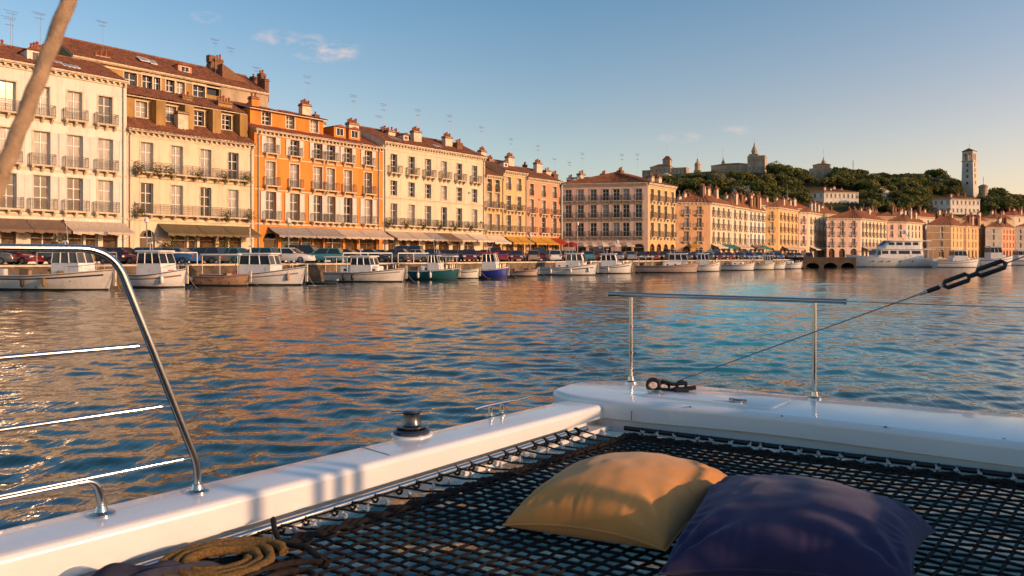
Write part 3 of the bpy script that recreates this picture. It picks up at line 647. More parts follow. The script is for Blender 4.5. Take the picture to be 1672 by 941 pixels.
def fittings(h, zs):
    f = h.front; r = h.rnd
    for z in zs:                               # a slack cable clipped along the wall
        c = MB(); n = 14; c.tube([(.3 + (f['L'] - .6) * i / n, -.03, z - .10 * abs(math.sin(i * 1.3)) - .02 * i / n) for i in range(n + 1)], .018, 4); c.build('wall_cable', M['iron'], h.root)
    for _ in range(3):                         # wall lamps between the openings
        u = r.uniform(.6, f['L'] - .6)
        if any(o[0] - .35 < u < o[1] + .35 for o in f['op']): continue
        c = MB(); c.box(u - .05, u + .05, -.08, -.01, 3.9, 4.1); c.tube([(u, -.06, 4.0), (u, -.45, 4.15)], .02, 5); c.lathe([(.03, 4.12), (.13, 3.95), (.13, 3.9), (.03, 3.88)], 8, 0, (u, -.45, 0)); c.build('wall_lamp', M['iron'], h.root)
    for _ in range(2):                         # ventilation boxes
        u, z = r.uniform(.5, f['L'] - .5), r.choice(zs) + r.uniform(.8, 1.6)
        if any(o[0] - .4 < u < o[1] + .4 and o[2] - .5 < z < o[3] + .5 for o in f['op']): continue
        c = MB(); c.box(u - .2, u + .2, -.16, -.01, z, z + .28); c.build('vent_box', M['pipe'], h.root)
def done(h, extra=None):
    if h.H > 12 and hasattr(h, 'front'): fittings(h, [4.75, 8.75])
    h.finish_walls(extra); h.finish_cornice(); h.finish_roof()

def build_row():
    # --- white house at the near end
    h = row_house('white_apartment_house', 'tall white house with brown awnings, partly behind the thick rope', -75, 207, 'white_wall', 18.1, 12); f = h.front
    U = lambda *pxs: [h.fu(f, p) for p in pxs]
    cols = U(-42, 12, 68, 122, 172)
    h.windows(f, cols, 13.55, 1.3, 2.75, None, 'single', 2.0, pale=.75)
    h.windows(f, cols, 9.05, 1.35, 3.1, 'shutter', 'single', 2.05, pale=.7)
    h.windows(f, cols, 4.95, 1.35, 3.15, 'shutter', 'single', 2.25, pale=.45)
    for a, b in ((-70, -48), (-38, -8), (2, 26), (50, 92), (112, 136), (140, 160), (168, 192)):
        a_, b_ = U(a, b); h.shop(f, a_, b_, 3.1)
    for a, b, mk in ((-60, 40, 'awn_brown'), (41, 100, 'awn_brown'), (103, 203, 'awn_beige')):
        a_, b_ = U(a, b); h.awning(f, a_, b_, 4.05 if mk == 'awn_brown' else 4.0, mk, 1.0, 2.2)
    h.band(f, 8.55); h.band(f, 4.35, .2, .1); h.band(f, 13.1, .14, .06); h.cornice(f, 18.1, out=.5)
    h.pipe(f, h.L - .35, .2, 17.9)
    gable_roof(h, 2.7)
    h.dormer(U(63)[0], 1.6, 18.6, 1.9, 1.25, 2.2, 'white_wall')
    h.chimney(U(61)[0], 4.2, 18.6, 21.9, 1.5, .8, 'brick', 5); h.chimney(U(78)[0], 5.2, 19, 21.4, .5, .5, 'brick', 1); h.chimney(U(0)[0], 6, 19, 22.0, .8, .6, 'trim', 2)
    h.antenna(U(17)[0], 6, 21, 3.6); h.antenna(U(21)[0], 6.4, 21, 4.6, 1); h.antenna(U(66)[0], 4.6, 22.4, 2.6)
    h.skylight(U(118)[0], 1.4, 18.75, math.atan2(2.7, 6), 1.5, 1.0); h.skylight(U(96)[0], 2.2, 19.1, math.atan2(2.7, 6), .8, .9)
    done(h)
    # --- cream house with stepped attic
    h = row_house('cream_apartment_house', 'cream house with long planted balconies, stepped ochre attic and olive awnings', 207, 415, 'cream_wall', 13.5, 11); f = h.front
    U = lambda *pxs: [h.fu(f, p) for p in pxs]
    cols = U(240, 289, 336, 381); e0, e1 = U(220, 403)
    h.windows(f, cols, 9.25, 1.25, 3.05, None, 'cont', spans=[(e0, e1)], pale=.5)
    h.windows(f, cols, 5.0, 1.25, 3.15, None, 'cont', spans=[(e0, e1 + .2)], pale=.4)
    a_, b_ = U(228, 253); h.shop(f, a_, b_, 3.4, arch=True, mk='glass_dark', nm='shop_door')
    for a, b in ((279, 305), (308, 322), (326, 352), (358, 372), (375, 394)): a_, b_ = U(a, b); h.shop(f, a_, b_, 3.1)
    for a, b in ((257, 318), (319, 362), (363, 409)): a_, b_ = U(a, b); h.awning(f, a_, b_, 4.05, 'awn_olive', 1.0, 2.2)
    h.band(f, 4.3, .2, .1); h.band(f, 12.75, .12, .05); h.cornice(f, 13.5, out=.5); h.pipe(f, h.L - .4, .2, 13.3); h.pipe(f, .25, .2, 13.3)
    h.slope((-.02, -.55, 13.35), (h.L + .02, -.55, 13.35), (h.L + .02, 2.0, 15.0), (-.02, 2.0, 15.0))
    g = h.face((0, 2.0), (h.L, 2.0), 17.3, 14.6, m=1); h.face((h.L, 2.0), (h.L, 11), 17.3, 13.5, m=1); h.face((0, 11), (0, 2.0), 17.3, 13.5, m=1)
    for i, p in enumerate((231, 279, 325, 370)):
        u = h.fu(g, p)
        h.windows(g, [u], 15.15, 1.15, 1.65, None, None, pale=.6)
        mb = MB(); mb.box(u + 1.0, u + 2.0, .9, 1.99, 14.2, 17.0); h.later.append(lambda r, mb=mb: mb.build('buttress', M['ochre_wall'], r))
    h.slope((-.02, 1.5, 17.2), (h.L + .02, 1.5, 17.2), (h.L + .02, 4.6, 18.8), (-.02, 4.6, 18.8)); h.wall.face([(h.L - .006, 2, 17.3), (h.L - .006, 11, 17.3), (h.L - .006, 4.6, 18.75)], 1)
    h.slope((h.L, 11.2, 17.3), (0, 11.2, 17.3), (0, 4.6, 18.8), (h.L, 4.6, 18.8))
    h.chimney(U(303)[0], 3.2, 16.8, 19.6, 1.3, .9, 'ochre_wall', 2); h.chimney(U(365)[0], 3.0, 16.9, 19.7, 2.0, .9, 'ochre_wall', 5); h.chimney(U(296)[0], 1.2, 14, 17.4, 1.3, .9, 'trim', 0)
    h.chimney(U(405)[0], 4.6, 16.9, 19.9, 1.1, .8, 'brick', 3)
    done(h, ['ochre_wall'])
    # --- the tall ochre tenement rising behind
    A2, B2 = rowpt_back(116, 9.0), rowpt_back(437, 9.0)
    h = House('ochre_tenement', 'weathered ochre tenement with stone gable rising behind the cream house', A2, B2, None, 'ochre_wall', False, 'apartment house'); h.H, h.D = 21.9, 10
    f = h.front = h.face((0, 0), (h.L, 0), 21.9); h.face((h.L, 0), (h.L, 10), 21.9); h.face((0, 10), (0, 0), 21.9)
    h.start_roof(); U = lambda *pxs: [h.fu(f, p) for p in pxs]
    for p, w, hh, z in ((213, 1.4, 2.4, 18.9), (241, 1.2, 2.6, 18.9), (256, .8, 2.6, 18.9), (278, 1.0, 2.2, 19.2), (295, 1.0, 2.2, 19.2), (325, 1.5, 2.2, 19.2), (384, .9, 1.3, 19.8), (393, .8, 1.3, 19.8)): h.windows(f, U(p), z, w, hh, pale=.1)
    a_, b_ = U(338, 358); f['op'].append((a_, b_, 20.4, 21.6)); h.wall.face([(a_, .39, 20.4), (b_, .39, 20.4), (b_, .39, 21.6), (a_, .39, 21.6)], 2)
    b = h.put(f, 'balcony', balcony_mesh(5.0, .62), U(325)[0], 18.8); inst('railing', railing_mesh(5.0, .62, False), b)
    a_ = U(360)[0]; h.wall.M = None
    h.wall.box(a_, h.L - .02, -.14, .02, 17, 21.7, 1)
    h.cornice(f, 21.9, dent=False, out=.5); gable_roof(h, 3.0)
    for p, y, z0, z1, w, m, po in ((165, 1.2, 20, 24.0, 1.8, 'trim', 3), (355, 4.5, 23, 27.4, 1.3, 'brick', 3), (427, 2, 22, 26.1, .8, 'brick', 2), (414, 4, 22, 26.0, .8, 'brick', 1), (433, 1, 21, 25.2, .7, 'brick', 1)): h.chimney(U(p)[0], y, z0, z1, w, .9, m, po)
    for p, z in ((168, 25.9), (352, 27), (378, 26.4), (420, 24.6)): h.antenna(U(p)[0], 3, z - .5, 2.4)
    mb = MB(); u0, u1 = U(366, 402)                     # stepped stone gable
    mb.frustum([(u0, 4.2, 22), (u1, 4.2, 22), (u1, 5.4, 22), (u0, 5.4, 22)], [(u0 + .7, 4.2, 25.6), (u1 - 2.1, 4.2, 25.9), (u1 - 2.1, 5.4, 25.9), (u0 + .7, 5.4, 25.6)]); mb.box(u0 + 1.8, u1 - 2.5, 4.4, 5.2, 25.7, 26.6)
    mb.frustum([(u1 - 2, 2.2, 22), (u1 + 2.2, 2.2, 22), (u1 + 2.2, 3.4, 22), (u1 - 2, 3.4, 22)], [(u1 - 2, 2.2, 25.2), (u1 + 2.2, 2.2, 23.2), (u1 + 2.2, 3.4, 23.2), (u1 - 2, 3.4, 25.2)])
    h.later.append(lambda r: mb.build('gable', M['brick'], r))
    h.skylight(U(237)[0], 1.6, 23.2, math.atan2(3, 5), 1.1, 1.2); h.skylight(U(252)[0], 1.3, 23.0, math.atan2(3, 5), .8, 1.2); h.dormer(U(302)[0], 1.4, 22.7, 1.7, 1.0, 2, 'pink_wall')
    done(h, ['stone_wall', 'glass_dark'])
    # --- orange house
    h = row_house('orange_apartment_house', 'bright orange house with white shutters, roof dormers and teal shopfront', 415, 625, 'orange_wall', 15.4, 11, roofm='tile_red'); f = h.front
    U = lambda *pxs: [h.fu(f, p) for p in pxs]
    cols = U(442, 481, 519, 540, 568, 601)
    h.windows(f, cols, 12.75, 1.25, 1.95, 'shutter', 'single', 1.8, .5, pale=.45)
    h.windows(f, cols, 8.95, 1.3, 2.85, None, 'single', 1.9, .6, pale=.95)
    h.windows(f, cols, 4.95, 1.35, 3.3, 'shutter', 'single', 2.2, .7, pale=.5)
    a_, b_ = U(431, 454); h.shop(f, a_, b_, 3.5, arch=True, mk='glass_dark', nm='shop_door')
    for a, b, mk in ((459, 491, 'shopteal'), (493, 510, 'shopteal'), (512, 528, 'shopglass'), (530, 560, 'shopglass'), (564, 583, 'shopglass'), (587, 615, 'shopglass')): a_, b_ = U(a, b); h.shop(f, a_, b_, 3.1, mk)
    for a, b, mk in ((437, 497, 'awn_grey'), (498, 545, 'awn_grey'), (546, 584, 'awn_beige'), (585, 628, 'awn_beige')): a_, b_ = U(a, b); h.awning(f, a_, min(b_, h.L - .1), 4.15, mk, 1.0, 2.3)
    mb = MB(); a_, b_ = U(455, 560); mb.box(a_, b_, -.10, -.02, 2.9, 3.25); mb.build('fascia', M['awn_teal'], h.root)
    h.band(f, 4.35, .2, .1); h.band(f, 8.4, .12, .06); h.band(f, 12.2, .12, .06); h.cornice(f, 15.4, out=.5); h.pipe(f, .5, .2, 15.2); h.pipe(f, h.L - .8, .2, 15.2)
    h.slope((-.02, -.55, 15.25), (h.L + .02, -.55, 15.25), (h.L + .02, 5.6, 17.8), (-.02, 5.6, 17.8)); h.slope((h.L, 11.3, 15.4), (0, 11.3, 15.4), (0, 5.6, 17.8), (h.L, 5.6, 17.8))
    for x in (.005, h.L - .005): h.wall.face([(x, 0, 15.4), (x, 11, 15.4), (x, 5.6, 17.7)])
    c_, d_ = U(410, 540); y = 1.5                       # long orange attic with its own roof
    c_ = .4
    g = h.face((c_, y), (d_, y), 18.1, 15.7); h.face((d_, y), (d_, 6.5), 18.1, 15.7); h.face((c_, 6.5), (c_, y), 18.1, 15.7)
    h.windows(g, [h.fu(g, p) for p in (435, 474, 513)], 16.3, 1.2, 1.55, None, None, pale=.5); h.windows(g, [h.fu(g, 532)], 16.4, .8, 1.2, None, None, pale=.2)
    h.slope((c_ - .3, y - .5, 18.0), (d_ + .4, y - .5, 18.0), (d_ + .1, 5.5, 19.2), (c_ - .3, 5.5, 19.2)); h.slope((d_ + .3, 9, 18.2), (c_, 9, 18.2), (c_, 5.5, 19.2), (d_, 5.5, 19.2)); h.wall.face([(d_, y, 18.1), (d_, 9, 18.1), (d_, 5.5, 19.1)])
    for p in (555, 579): h.dormer(U(p)[0], 1.2, 16.1, 1.9, 1.35, 3, 'orange_wall')
    h.chimney(U(414)[0], 3, 18, 20.9, 1.1, .8, 'orange_wall', 2); h.chimney(U(498)[0], 4.2, 18.5, 21.5, 1.6, .9, 'trim', 5); h.chimney(U(515)[0], 6, 18, 20.8, .8, .8, 'brick', 1); h.chimney(U(528)[0], 6.5, 18, 20.0, .5, .5, 'trim', 0)
    h.chimney(U(575)[0], 3.5, 16.5, 20.0, 1.9, .9, 'trim', 6); h.chimney(U(602)[0], 6, 16.5, 19.7, .8, .7, 'brick', 2)
    h.antenna(U(503)[0], 5, 21, 4.4); h.antenna(U(578)[0], 4, 19.8, 4.0); h.antenna(U(625)[0] - .6, 5, 18.2, 3.6, 1)
    h.skylight(U(440)[0], 2.4, 18.25, .29, .9, .9); h.skylight(U(449)[0], 2.0, 18.2, .29, .8, .9)
    done(h)
    # --- ivory house
    h = row_house('ivory_apartment_house', 'wide ivory house with six window columns and many chimneys, beside the orange house', 625, 792, 'ivory_wall', 16.3, 11); f = h.front
    U = lambda *pxs: [h.fu(f, p) for p in pxs]
    cols = U(643, 672, 699, 725, 750, 775)
    h.windows(f, cols, 12.15, 1.2, 2.6, None, 'single', 2.1, .7, pale=.12)
    h.windows(f, cols, 9.05, 1.2, 2.05, None, None, pale=.45)
    h.windows(f, cols, 4.95, 1.2, 3.0, None, 'single', 2.7, .75, pale=.4)
    for a, b, mk in ((634, 646, 'shopglass'), (652, 664, 'shopglass'), (669, 684, 'shopglass'), (694, 712, 'shopglass'), (716, 733, 'shopglass'), (739, 752, 'shopglass'), (758, 774, 'shopglass')): a_, b_ = U(a, b); h.shop(f, a_, b_, 3.1, mk, arch=(a > 715))
    for a, b, mk in ((630, 662, 'awn_beige'), (663, 690, 'awn_beige'), (691, 712, 'awn_grey'), (713, 735, 'awn_brown'), (736, 760, 'awn_beige'), (762, 788, 'awn_cream')): a_, b_ = U(a, b); h.awning(f, a_, b_, 4.1, mk, 1.0, 2.3)
    h.band(f, 4.35, .2, .1); h.band(f, 8.5, .12, .06); h.band(f, 15.2, .12, .05); h.cornice(f, 16.3, out=.5); h.pipe(f, .3, .2, 16.1); h.pipe(f, h.L - .4, .2, 16.1)
    gable_roof(h, 2.6)
    for p, y, z1, w, m, po in ((627, 4.5, 20.0, 1.6, 'brick', 4), (637, 3.5, 19.9, 1.5, 'trim', 2), (646, 6, 20.4, .6, 'brick', 2), (655, 6.5, 19.6, 1.4, 'brick', 0), (679, 2.6, 20.3, 1.8, 'trim', 5), (700, 5, 19.4, .7, 'brick', 1), (711, 5, 19.6, .6, 'brick', 2), (730, 3, 20.4, 1.8, 'trim', 5), (748, 2.4, 19.6, 1.4, 'brick', 3), (787, 3, 19.2, 1.5, 'trim', 4)): h.chimney(U(p)[0], y, 16.6, z1, w, .9, m, po)
    h.dormer(U(663)[0], 1.6, 17.1, 1.0, .9, 1.6, 'trim')
    h.skylight(U(648)[0], 1.3, 16.95, .44, 1.6, .9); h.skylight(U(718)[0], 1.2, 16.9, .44, 1.8, .9)
    for p, y, hh in ((627, 5, 4.2), (683, 4, 4.2), (735, 4, 4.4), (787, 4, 3.4)): h.antenna(U(p)[0], y, 19.6, hh)
    done(h)
    # --- low yellow, apricot and pink
    def trio(name, label, a, b, wall, H, cols, rows, aw, pipes=True, roofm='tile'):
        h = row_house(name, label, a, b, wall, H, 10, roofm=roofm); f = h.front; U = lambda *pxs: [h.fu(f, p) for p in pxs]
        for z, hh, w, bl, pl in rows: h.windows(f, U(*cols), z, w, hh, None, bl, w + 1.0, .55, pale=pl)
        for (p, e, mk) in aw:
            a_, b_ = U(p, e); c_ = (a_ + b_) / 2; w_ = (b_ - a_) * .36; h.shop(f, c_ - w_, c_ + w_, 3.3, arch=True); h.awning(f, a_, b_, 3.9, mk, 1.0, 1.9)
        h.band(f, 4.1, .16, .08); h.cornice(f, H, out=.45); h.pipe(f, h.L - .25, .2, H - .2); gable_roof(h, 2.4); return h, U
    R3 = lambda z: [(z[0], 2.75, 1.25, 'single', .7), (z[1], 2.45, 1.25, 'single', .75), (z[2], 2.1, 1.2, 'guard', .7)]
    h, U = trio('yellow_narrow_house', 'narrow yellow house of two window columns with beige awning and lower roof', 792, 822, 'yellow_wall', 13.6, (799, 812), R3((4.7, 8.4, 11.0)), [(793, 820, 'awn_cream')])
    h.chimney(U(800)[0], 4, 14, 18.2, 1.5, .9, 'trim', 4); done(h)
    h, U = trio('apricot_house', 'apricot house with ochre awnings between narrow yellow house and pink house', 822, 860, 'apricot_wall', 14.7, (830.5, 847.5), R3((4.7, 8.2, 11.6)), [(824, 841, 'awn_ochre'), (842, 858, 'awn_ochre')])
    h.chimney(U(832)[0], 3, 15, 19.0, 1.8, .9, 'trim', 5); h.chimney(U(826)[0], 6, 15, 18.8, .7, .7, 'brick', 1); h.chimney(U(857)[0], 6, 15, 18.6, .7, .7, 'brick', 2); h.antenna(U(835)[0], 5, 18, 4.6); h.dormer(U(826)[0], 1.4, 15.4, 1.1, .9, 1.5, 'paint'); done(h)
    h, U = trio('pink_house', 'pink house at the corner with ochre and dark red awnings', 860, 917, 'pink_wall', 14.1, (868, 887.5, 905.5), R3((4.7, 8.0, 11.0)), [(861, 880, 'awn_ochre'), (881, 898, 'awn_ochre'), (899, 915, 'awn_red')])
    h.chimney(U(878)[0], 3.4, 14.6, 18.8, 1.9, .9, 'trim', 5); h.chimney(U(893)[0], 4, 14.6, 17.8, 1.7, .9, 'trim', 2); h.chimney(U(905)[0], 4.5, 14.6, 17.4, 1.6, .9, 'brick', 3); h.antenna(U(879)[0], 5, 18, 4.2); h.antenna(U(906)[0], 5, 17, 3.0, 1); done(h)
build_row()

def hip_roof(h, cs, z, rise, over=.5, along=0):
    """hip roof over a quad c0..c3 (counter-clockwise from above, c0-c1 the shaded end, c1-c2 the sunlit front)"""
    cs = [Vector((c[0], c[1])) for c in cs]; m = sum(cs, Vector((0, 0))) / 4
    ex = [Vector((*(c + (c - m).normalized() * over), z)) for c in cs]
    e0, e1 = (cs[0] + cs[1]) / 2, (cs[2] + cs[3]) / 2; a, b = e0.lerp(e1, .3), e0.lerp(e1, .7)
    if along == 1: e0, e1 = (cs[1] + cs[2]) / 2, (cs[3] + cs[0]) / 2; a, b = e0.lerp(e1, .3), e0.lerp(e1, .7)
    ra, rb = Vector((*a, z + rise)), Vector((*b, z + rise))
    if along == 0:
        h.slope(ex[0], ex[1], ra, ra); h.slope(ex[1], ex[2], rb, ra); h.slope(ex[2], ex[3], rb, rb); h.slope(ex[3], ex[0], ra, rb)
    else:
        h.slope(ex[1], ex[2], ra, ra); h.slope(ex[2], ex[3], rb, ra); h.slope(ex[3], ex[0], rb, rb); h.slope(ex[0], ex[1], ra, rb)
    h.ridge(ra, rb)
    for i, r in enumerate((ra, ra, rb, rb) if along == 0 else (rb, ra, ra, rb)): h.ridge(ex[i], r, .11)
    return ra, rb

def corner_house(name, label, pxl, pxc, pxr, Yl, Yc, Yr, wall, H, lcols, rcols, rows, rise=2.2, lwall=None, group='old houses along the far quay', roofm='tile', awn=(), nch=4, ant=1, depth=9, along=0, shops=True, z0=GZ, far=True, balc=True, cat='apartment house', lpale=.3, ww=1.15):
    """house seen at its corner: side face pxl..pxc, sunlit front pxc..pxr"""
    if z0 == GZ: Yl = Yc - .006 * Yc if pxc > 1100 else Yc + 2.9
    C, Lw, Rw = XY(pxc, Yc), XY(pxl, Yl), XY(pxr, Yr)
    h = House(name, label, C, Rw, group, wall, far, cat, z0, roofm); l = h.local(Lw); r = Vector((h.L, 0))
    back = r + (l - Vector((0, 0))) * .9
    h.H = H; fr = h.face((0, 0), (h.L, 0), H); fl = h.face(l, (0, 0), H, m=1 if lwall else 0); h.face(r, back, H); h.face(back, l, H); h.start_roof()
    for z, hh, bl in rows:
        us = [h.fu(fr, p) for p in rcols]; h.windows(fr, us, z, ww, hh, None, (bl if balc else None), ww + .45, .5, pale=.35)
        us = [h.fu(fl, p) for p in lcols]; h.windows(fl, us, z, ww, hh, None, ('single' if bl == 'cont' else bl) if balc else None, ww + .45, .5, pale=lpale)
        h.band(fr, z - .35, .14, .06); h.band(fl, z - .35, .14, .06)
    if shops:
        for f, cs in ((fr, rcols), (fl, lcols)):
            for p in cs:
                u = h.fu(f, p); w = .95
                if u - w > .2 and u + w < f['L'] - .2 and not any(o[2] < 1 and abs((o[0] + o[1]) / 2 - u) < 2 * w + .2 for o in f['op']): h.shop(f, u - w, u + w, 2.9, arch=True)
    for (which, a, b, mk) in awn:
        f = fr if which == 'r' else fl; a_, b_ = h.fu(f, a), h.fu(f, b); h.awning(f, max(.1, a_), min(f['L'] - .1, b_), 3.5, mk, .8, 1.8)
    h.cornice(fr, H, out=.4); h.cornice(fl, H, out=.4)
    ra, rb = hip_roof(h, [l, (0, 0), r, back], H, rise, .5, along)
    for i in range(nch):
        t = (i + .5) / nch; p = ra.lerp(rb, -.5 + 2 * t * 1.0) if nch > 1 else ra; p = ra + (rb - ra) * (1.7 * t - .35); y = h.rnd.uniform(-1.2, 1.2)
        h.chimney(p.x, p.y + y, H + rise * .2, H + rise + h.rnd.uniform(.3, 1.4), h.rnd.uniform(.9, 1.6), .8, h.rnd.choice(['trim', 'brick', 'trim']), h.rnd.randint(2, 4))
    for i in range(ant): p = ra.lerp(rb, h.rnd.random()); h.antenna(p.x, p.y, H + rise, h.rnd.uniform(2.6, 3.8), i)
    h.fl, h.fr, h.back, h.lp, h.lw = fl, fr, back, l, lwall
    return h
def px_range(a, b, n): return [a + (b - a) * (i + .5) / n for i in range(n)]
def build_far():
    h = corner_house('salmon_corner_house', 'broad salmon house with grey-brown roof, its narrow golden side facing the sun', 918.5, 1058, 1103, 136.5, 130.5, 139.5, 'apricot_wall', 13.7, (928, 948, 969, 989, 1006.5, 1022.5, 1043), (1065, 1076, 1087, 1098), [(4.15, 2.5, 'single'), (7.5, 2.35, 'single'), (10.55, 2.1, 'single')], 2.2, 'salmon_wall', nch=0, ant=0, far=False, lpale=.35)
    h.adj = lambda x, y: x
    fl = h.fl; c = lambda p, k=0.0: fl['p0'] + fl['d'] * h.fu(fl, p) + Vector((-fl['d'].y, fl['d'].x)) * k
    for p, k, z1, w, m in ((946, 3, 17.0, 1.9, 'trim'), (983, 4, 17.0, 1.3, 'brick'), (1011, 4.5, 17.6, 1.4, 'brick'), (925, 6, 16.6, 1.4, 'brick'), (1063, 3.6, 16.4, 1.3, 'trim'), (1075, 4.5, 16.3, 1.4, 'trim')): v = c(p, k); h.chimney(v.x, v.y, 14, z1, w, .9, m, 3)
    for p, k, hh in ((948, 4, 5), (1014, 5, 4.6), (1040, 5, 4.6), (925, 5, 3)): v = c(p, k); h.antenna(v.x, v.y, 16, hh)
    for p in (930, 937, 957, 969, 990, 1000, 1020):
        v = c(p, 1.3); mb = MB(); mb.M = Matrix.Translation((v.x, v.y, 14.45)) @ Matrix.Rotation(fl['ang'], 4, 'Z') @ Matrix.Rotation(.42, 4, 'X')
        mb.box(-.6, .6, 0, 1.1, .1, .24, 0); mb.box(-.5, .5, .1, 1.0, .241, .25, 1); h.later.append(lambda r, mb=mb: mb.build('skylight', [M['paint'], M['glass_mid']], r))
    h.finish_walls(['salmon_wall']); h.finish_cornice(); h.finish_roof()
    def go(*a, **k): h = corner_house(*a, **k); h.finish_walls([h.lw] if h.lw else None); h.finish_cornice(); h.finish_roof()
    r3 = [(4.0, 2.3, 'single'), (7.2, 2.2, 'single'), (10.2, 1.8, 'single')]
    go('peach_house', 'peach house whose orange end wall faces the harbour, first after the broad salmon house', 1103.5, 1160, 1195, 172, 169, 178.9, 'cream_wall', 12.9, (1121, 1142), px_range(1161, 1194, 4), r3, 2.6, 'peach_wall', awn=[('r', 1161, 1177, 'awn_cream'), ('r', 1178, 1194, 'awn_teal'), ('l', 1125, 1140, 'awn_ochre')], nch=5)
    go('ivory_terrace_house', 'pale ivory terrace house adjoining the peach house, with beige awnings', 1177, 1195.3, 1222, 187, 179, 187.9, 'ivory_wall', 12.75, (), px_range(1196, 1221, 3), r3, 2.4, awn=[('r', 1197, 1220, 'awn_beige')], nch=5, ant=1)
    go('blush_terrace_house', 'pale blush terrace house with a teal awning, end of the joined terrace', 1203, 1222.3, 1250, 196, 188, 197.5, 'white_wall', 12.6, (), px_range(1223, 1249, 4), r3, 2.4, awn=[('r', 1226, 1238, 'awn_brown'), ('r', 1239, 1249, 'awn_teal')], nch=5, ant=1)
    go('golden_house', 'golden yellow house with a mustard end wall behind the white moored launches', 1251, 1271, 1304, 205, 202, 217, 'apricot_wall', 14.0, (1260,), px_range(1272, 1303, 5), [(4.2, 2.4, 'single'), (7.6, 2.3, 'single'), (10.9, 1.9, 'single')], 2.4, 'yellow_wall', awn=[('r', 1276, 1303, 'awn_beige')], nch=4)
    go('cream_tall_house', 'cream house with pink end wall, next beyond the golden yellow house', 1304.5, 1320, 1349, 221, 218, 232, 'cream_wall', 13.6, (1312,), px_range(1321, 1348, 4), [(4.2, 2.3, 'single'), (7.5, 2.2, 'single'), (10.6, 1.8, 'single')], 2.3, 'salmon_wall', awn=[('r', 1322, 1346, 'awn_cream')], nch=4)
    go('rose_house', 'broad rose-grey house with small dark roof windows, left of the big white yacht', 1350, 1405, 1448, 226, 222, 240, 'cream_wall', 12.0, (1358, 1375, 1394), px_range(1406, 1447, 7), [(3.8, 2.1, 'single'), (6.9, 2.1, 'single'), (9.5, 1.7, 'single')], 2.8, 'salmon_wall', awn=[('r', 1407, 1446, 'awn_beige')], nch=4)
    go('pale_pink_house', 'pale pink house with plain end wall just behind the yacht bridge', 1449, 1480, 1511, 246, 242, 255, 'cream_wall', 11.9, (1456, 1470), px_range(1481, 1510, 5), [(3.8, 2.0, 'guard'), (6.8, 2.0, 'guard'), (9.3, 1.6, 'guard')], 2.8, 'salmon_wall', nch=5, balc=True)
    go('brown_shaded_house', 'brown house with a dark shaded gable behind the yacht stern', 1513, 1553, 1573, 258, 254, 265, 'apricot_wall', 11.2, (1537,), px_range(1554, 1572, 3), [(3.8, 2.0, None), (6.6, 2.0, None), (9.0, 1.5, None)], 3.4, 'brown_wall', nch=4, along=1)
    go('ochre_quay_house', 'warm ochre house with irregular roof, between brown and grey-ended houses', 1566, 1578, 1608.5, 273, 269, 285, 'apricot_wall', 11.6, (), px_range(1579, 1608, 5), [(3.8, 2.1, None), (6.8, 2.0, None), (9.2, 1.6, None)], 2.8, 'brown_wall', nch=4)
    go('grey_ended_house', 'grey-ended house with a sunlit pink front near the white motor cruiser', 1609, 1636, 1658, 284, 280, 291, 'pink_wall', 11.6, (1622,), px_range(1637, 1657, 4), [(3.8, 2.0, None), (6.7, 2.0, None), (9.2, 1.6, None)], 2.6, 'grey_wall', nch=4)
    go('stone_end_house', 'shadowed grey stone house cut by the edge of the photograph', 1659, 1690, 1722, 296, 292, 305, 'sand_wall', 12.2, (1666, 1678), px_range(1691, 1722, 4), [(3.8, 2.0, None), (6.8, 2.0, None), (9.4, 1.6, None)], 2.4, 'grey_wall', nch=3)
    # roofs of the town behind
    k = 0
    W = ['pink_wall', 'brown_wall', 'pale_stone', 'sand_wall', 'sand_wall']
    TXT = ['red-roofed pink house', 'red-roofed brown house', 'red-roofed pale stone house', 'red-roofed sand-coloured house', 'red-roofed tan house']
    for (px, Y, H, w, wi, where) in ((1118, 196, 15.3, 13, 0, 'showing its chimneys above the peach house'), (1205, 222, 17.5, 14, 1, 'showing only its roof above the ivory terrace'), (1240, 228, 17.8, 12, 2, 'with its roof above the golden yellow house'), (1290, 246, 18.0, 14, 0, 'with its roof above the cream house'), (1345, 252, 16.5, 12, 3, 'squeezed under the white hillside villa'), (1425, 258, 15.4, 14, 4, 'rising behind the rose-grey house'), (1462, 262, 16.0, 12, 0, 'rising behind the pale pink house'), (1500, 272, 16.5, 14, 2, 'above the brown shaded house'), (1540, 282, 16.6, 14, 1, 'on the slope below the long villa'), (1590, 296, 16.2, 15, 3, 'above the warm ochre house'), (1630, 304, 17.2, 14, 4, 'above the grey-ended house'), (1660, 312, 19.0, 14, 2, 'highest of the roofs beside the stone house')):
        c = XY(px, Y); pw = w * FPX / Y
        go('red_roofed_house', f'{TXT[wi]} {where}', px - pw * .55, px - pw * .05, px + pw * .5, Y + 2, Y, Y + 9, W[wi], H - 1.3, px_range(px - pw * .5, px - pw * .1, 2), px_range(px, px + pw * .5, 3), [(H - 3.9, 1.5, None), (H - 6.5, 1.5, None)], 2.2, None, 'roofs of the old town', 'tile_red' if k % 2 else 'tile', nch=4, shops=False, balc=False, cat='house', ant=1); k += 1
build_far()

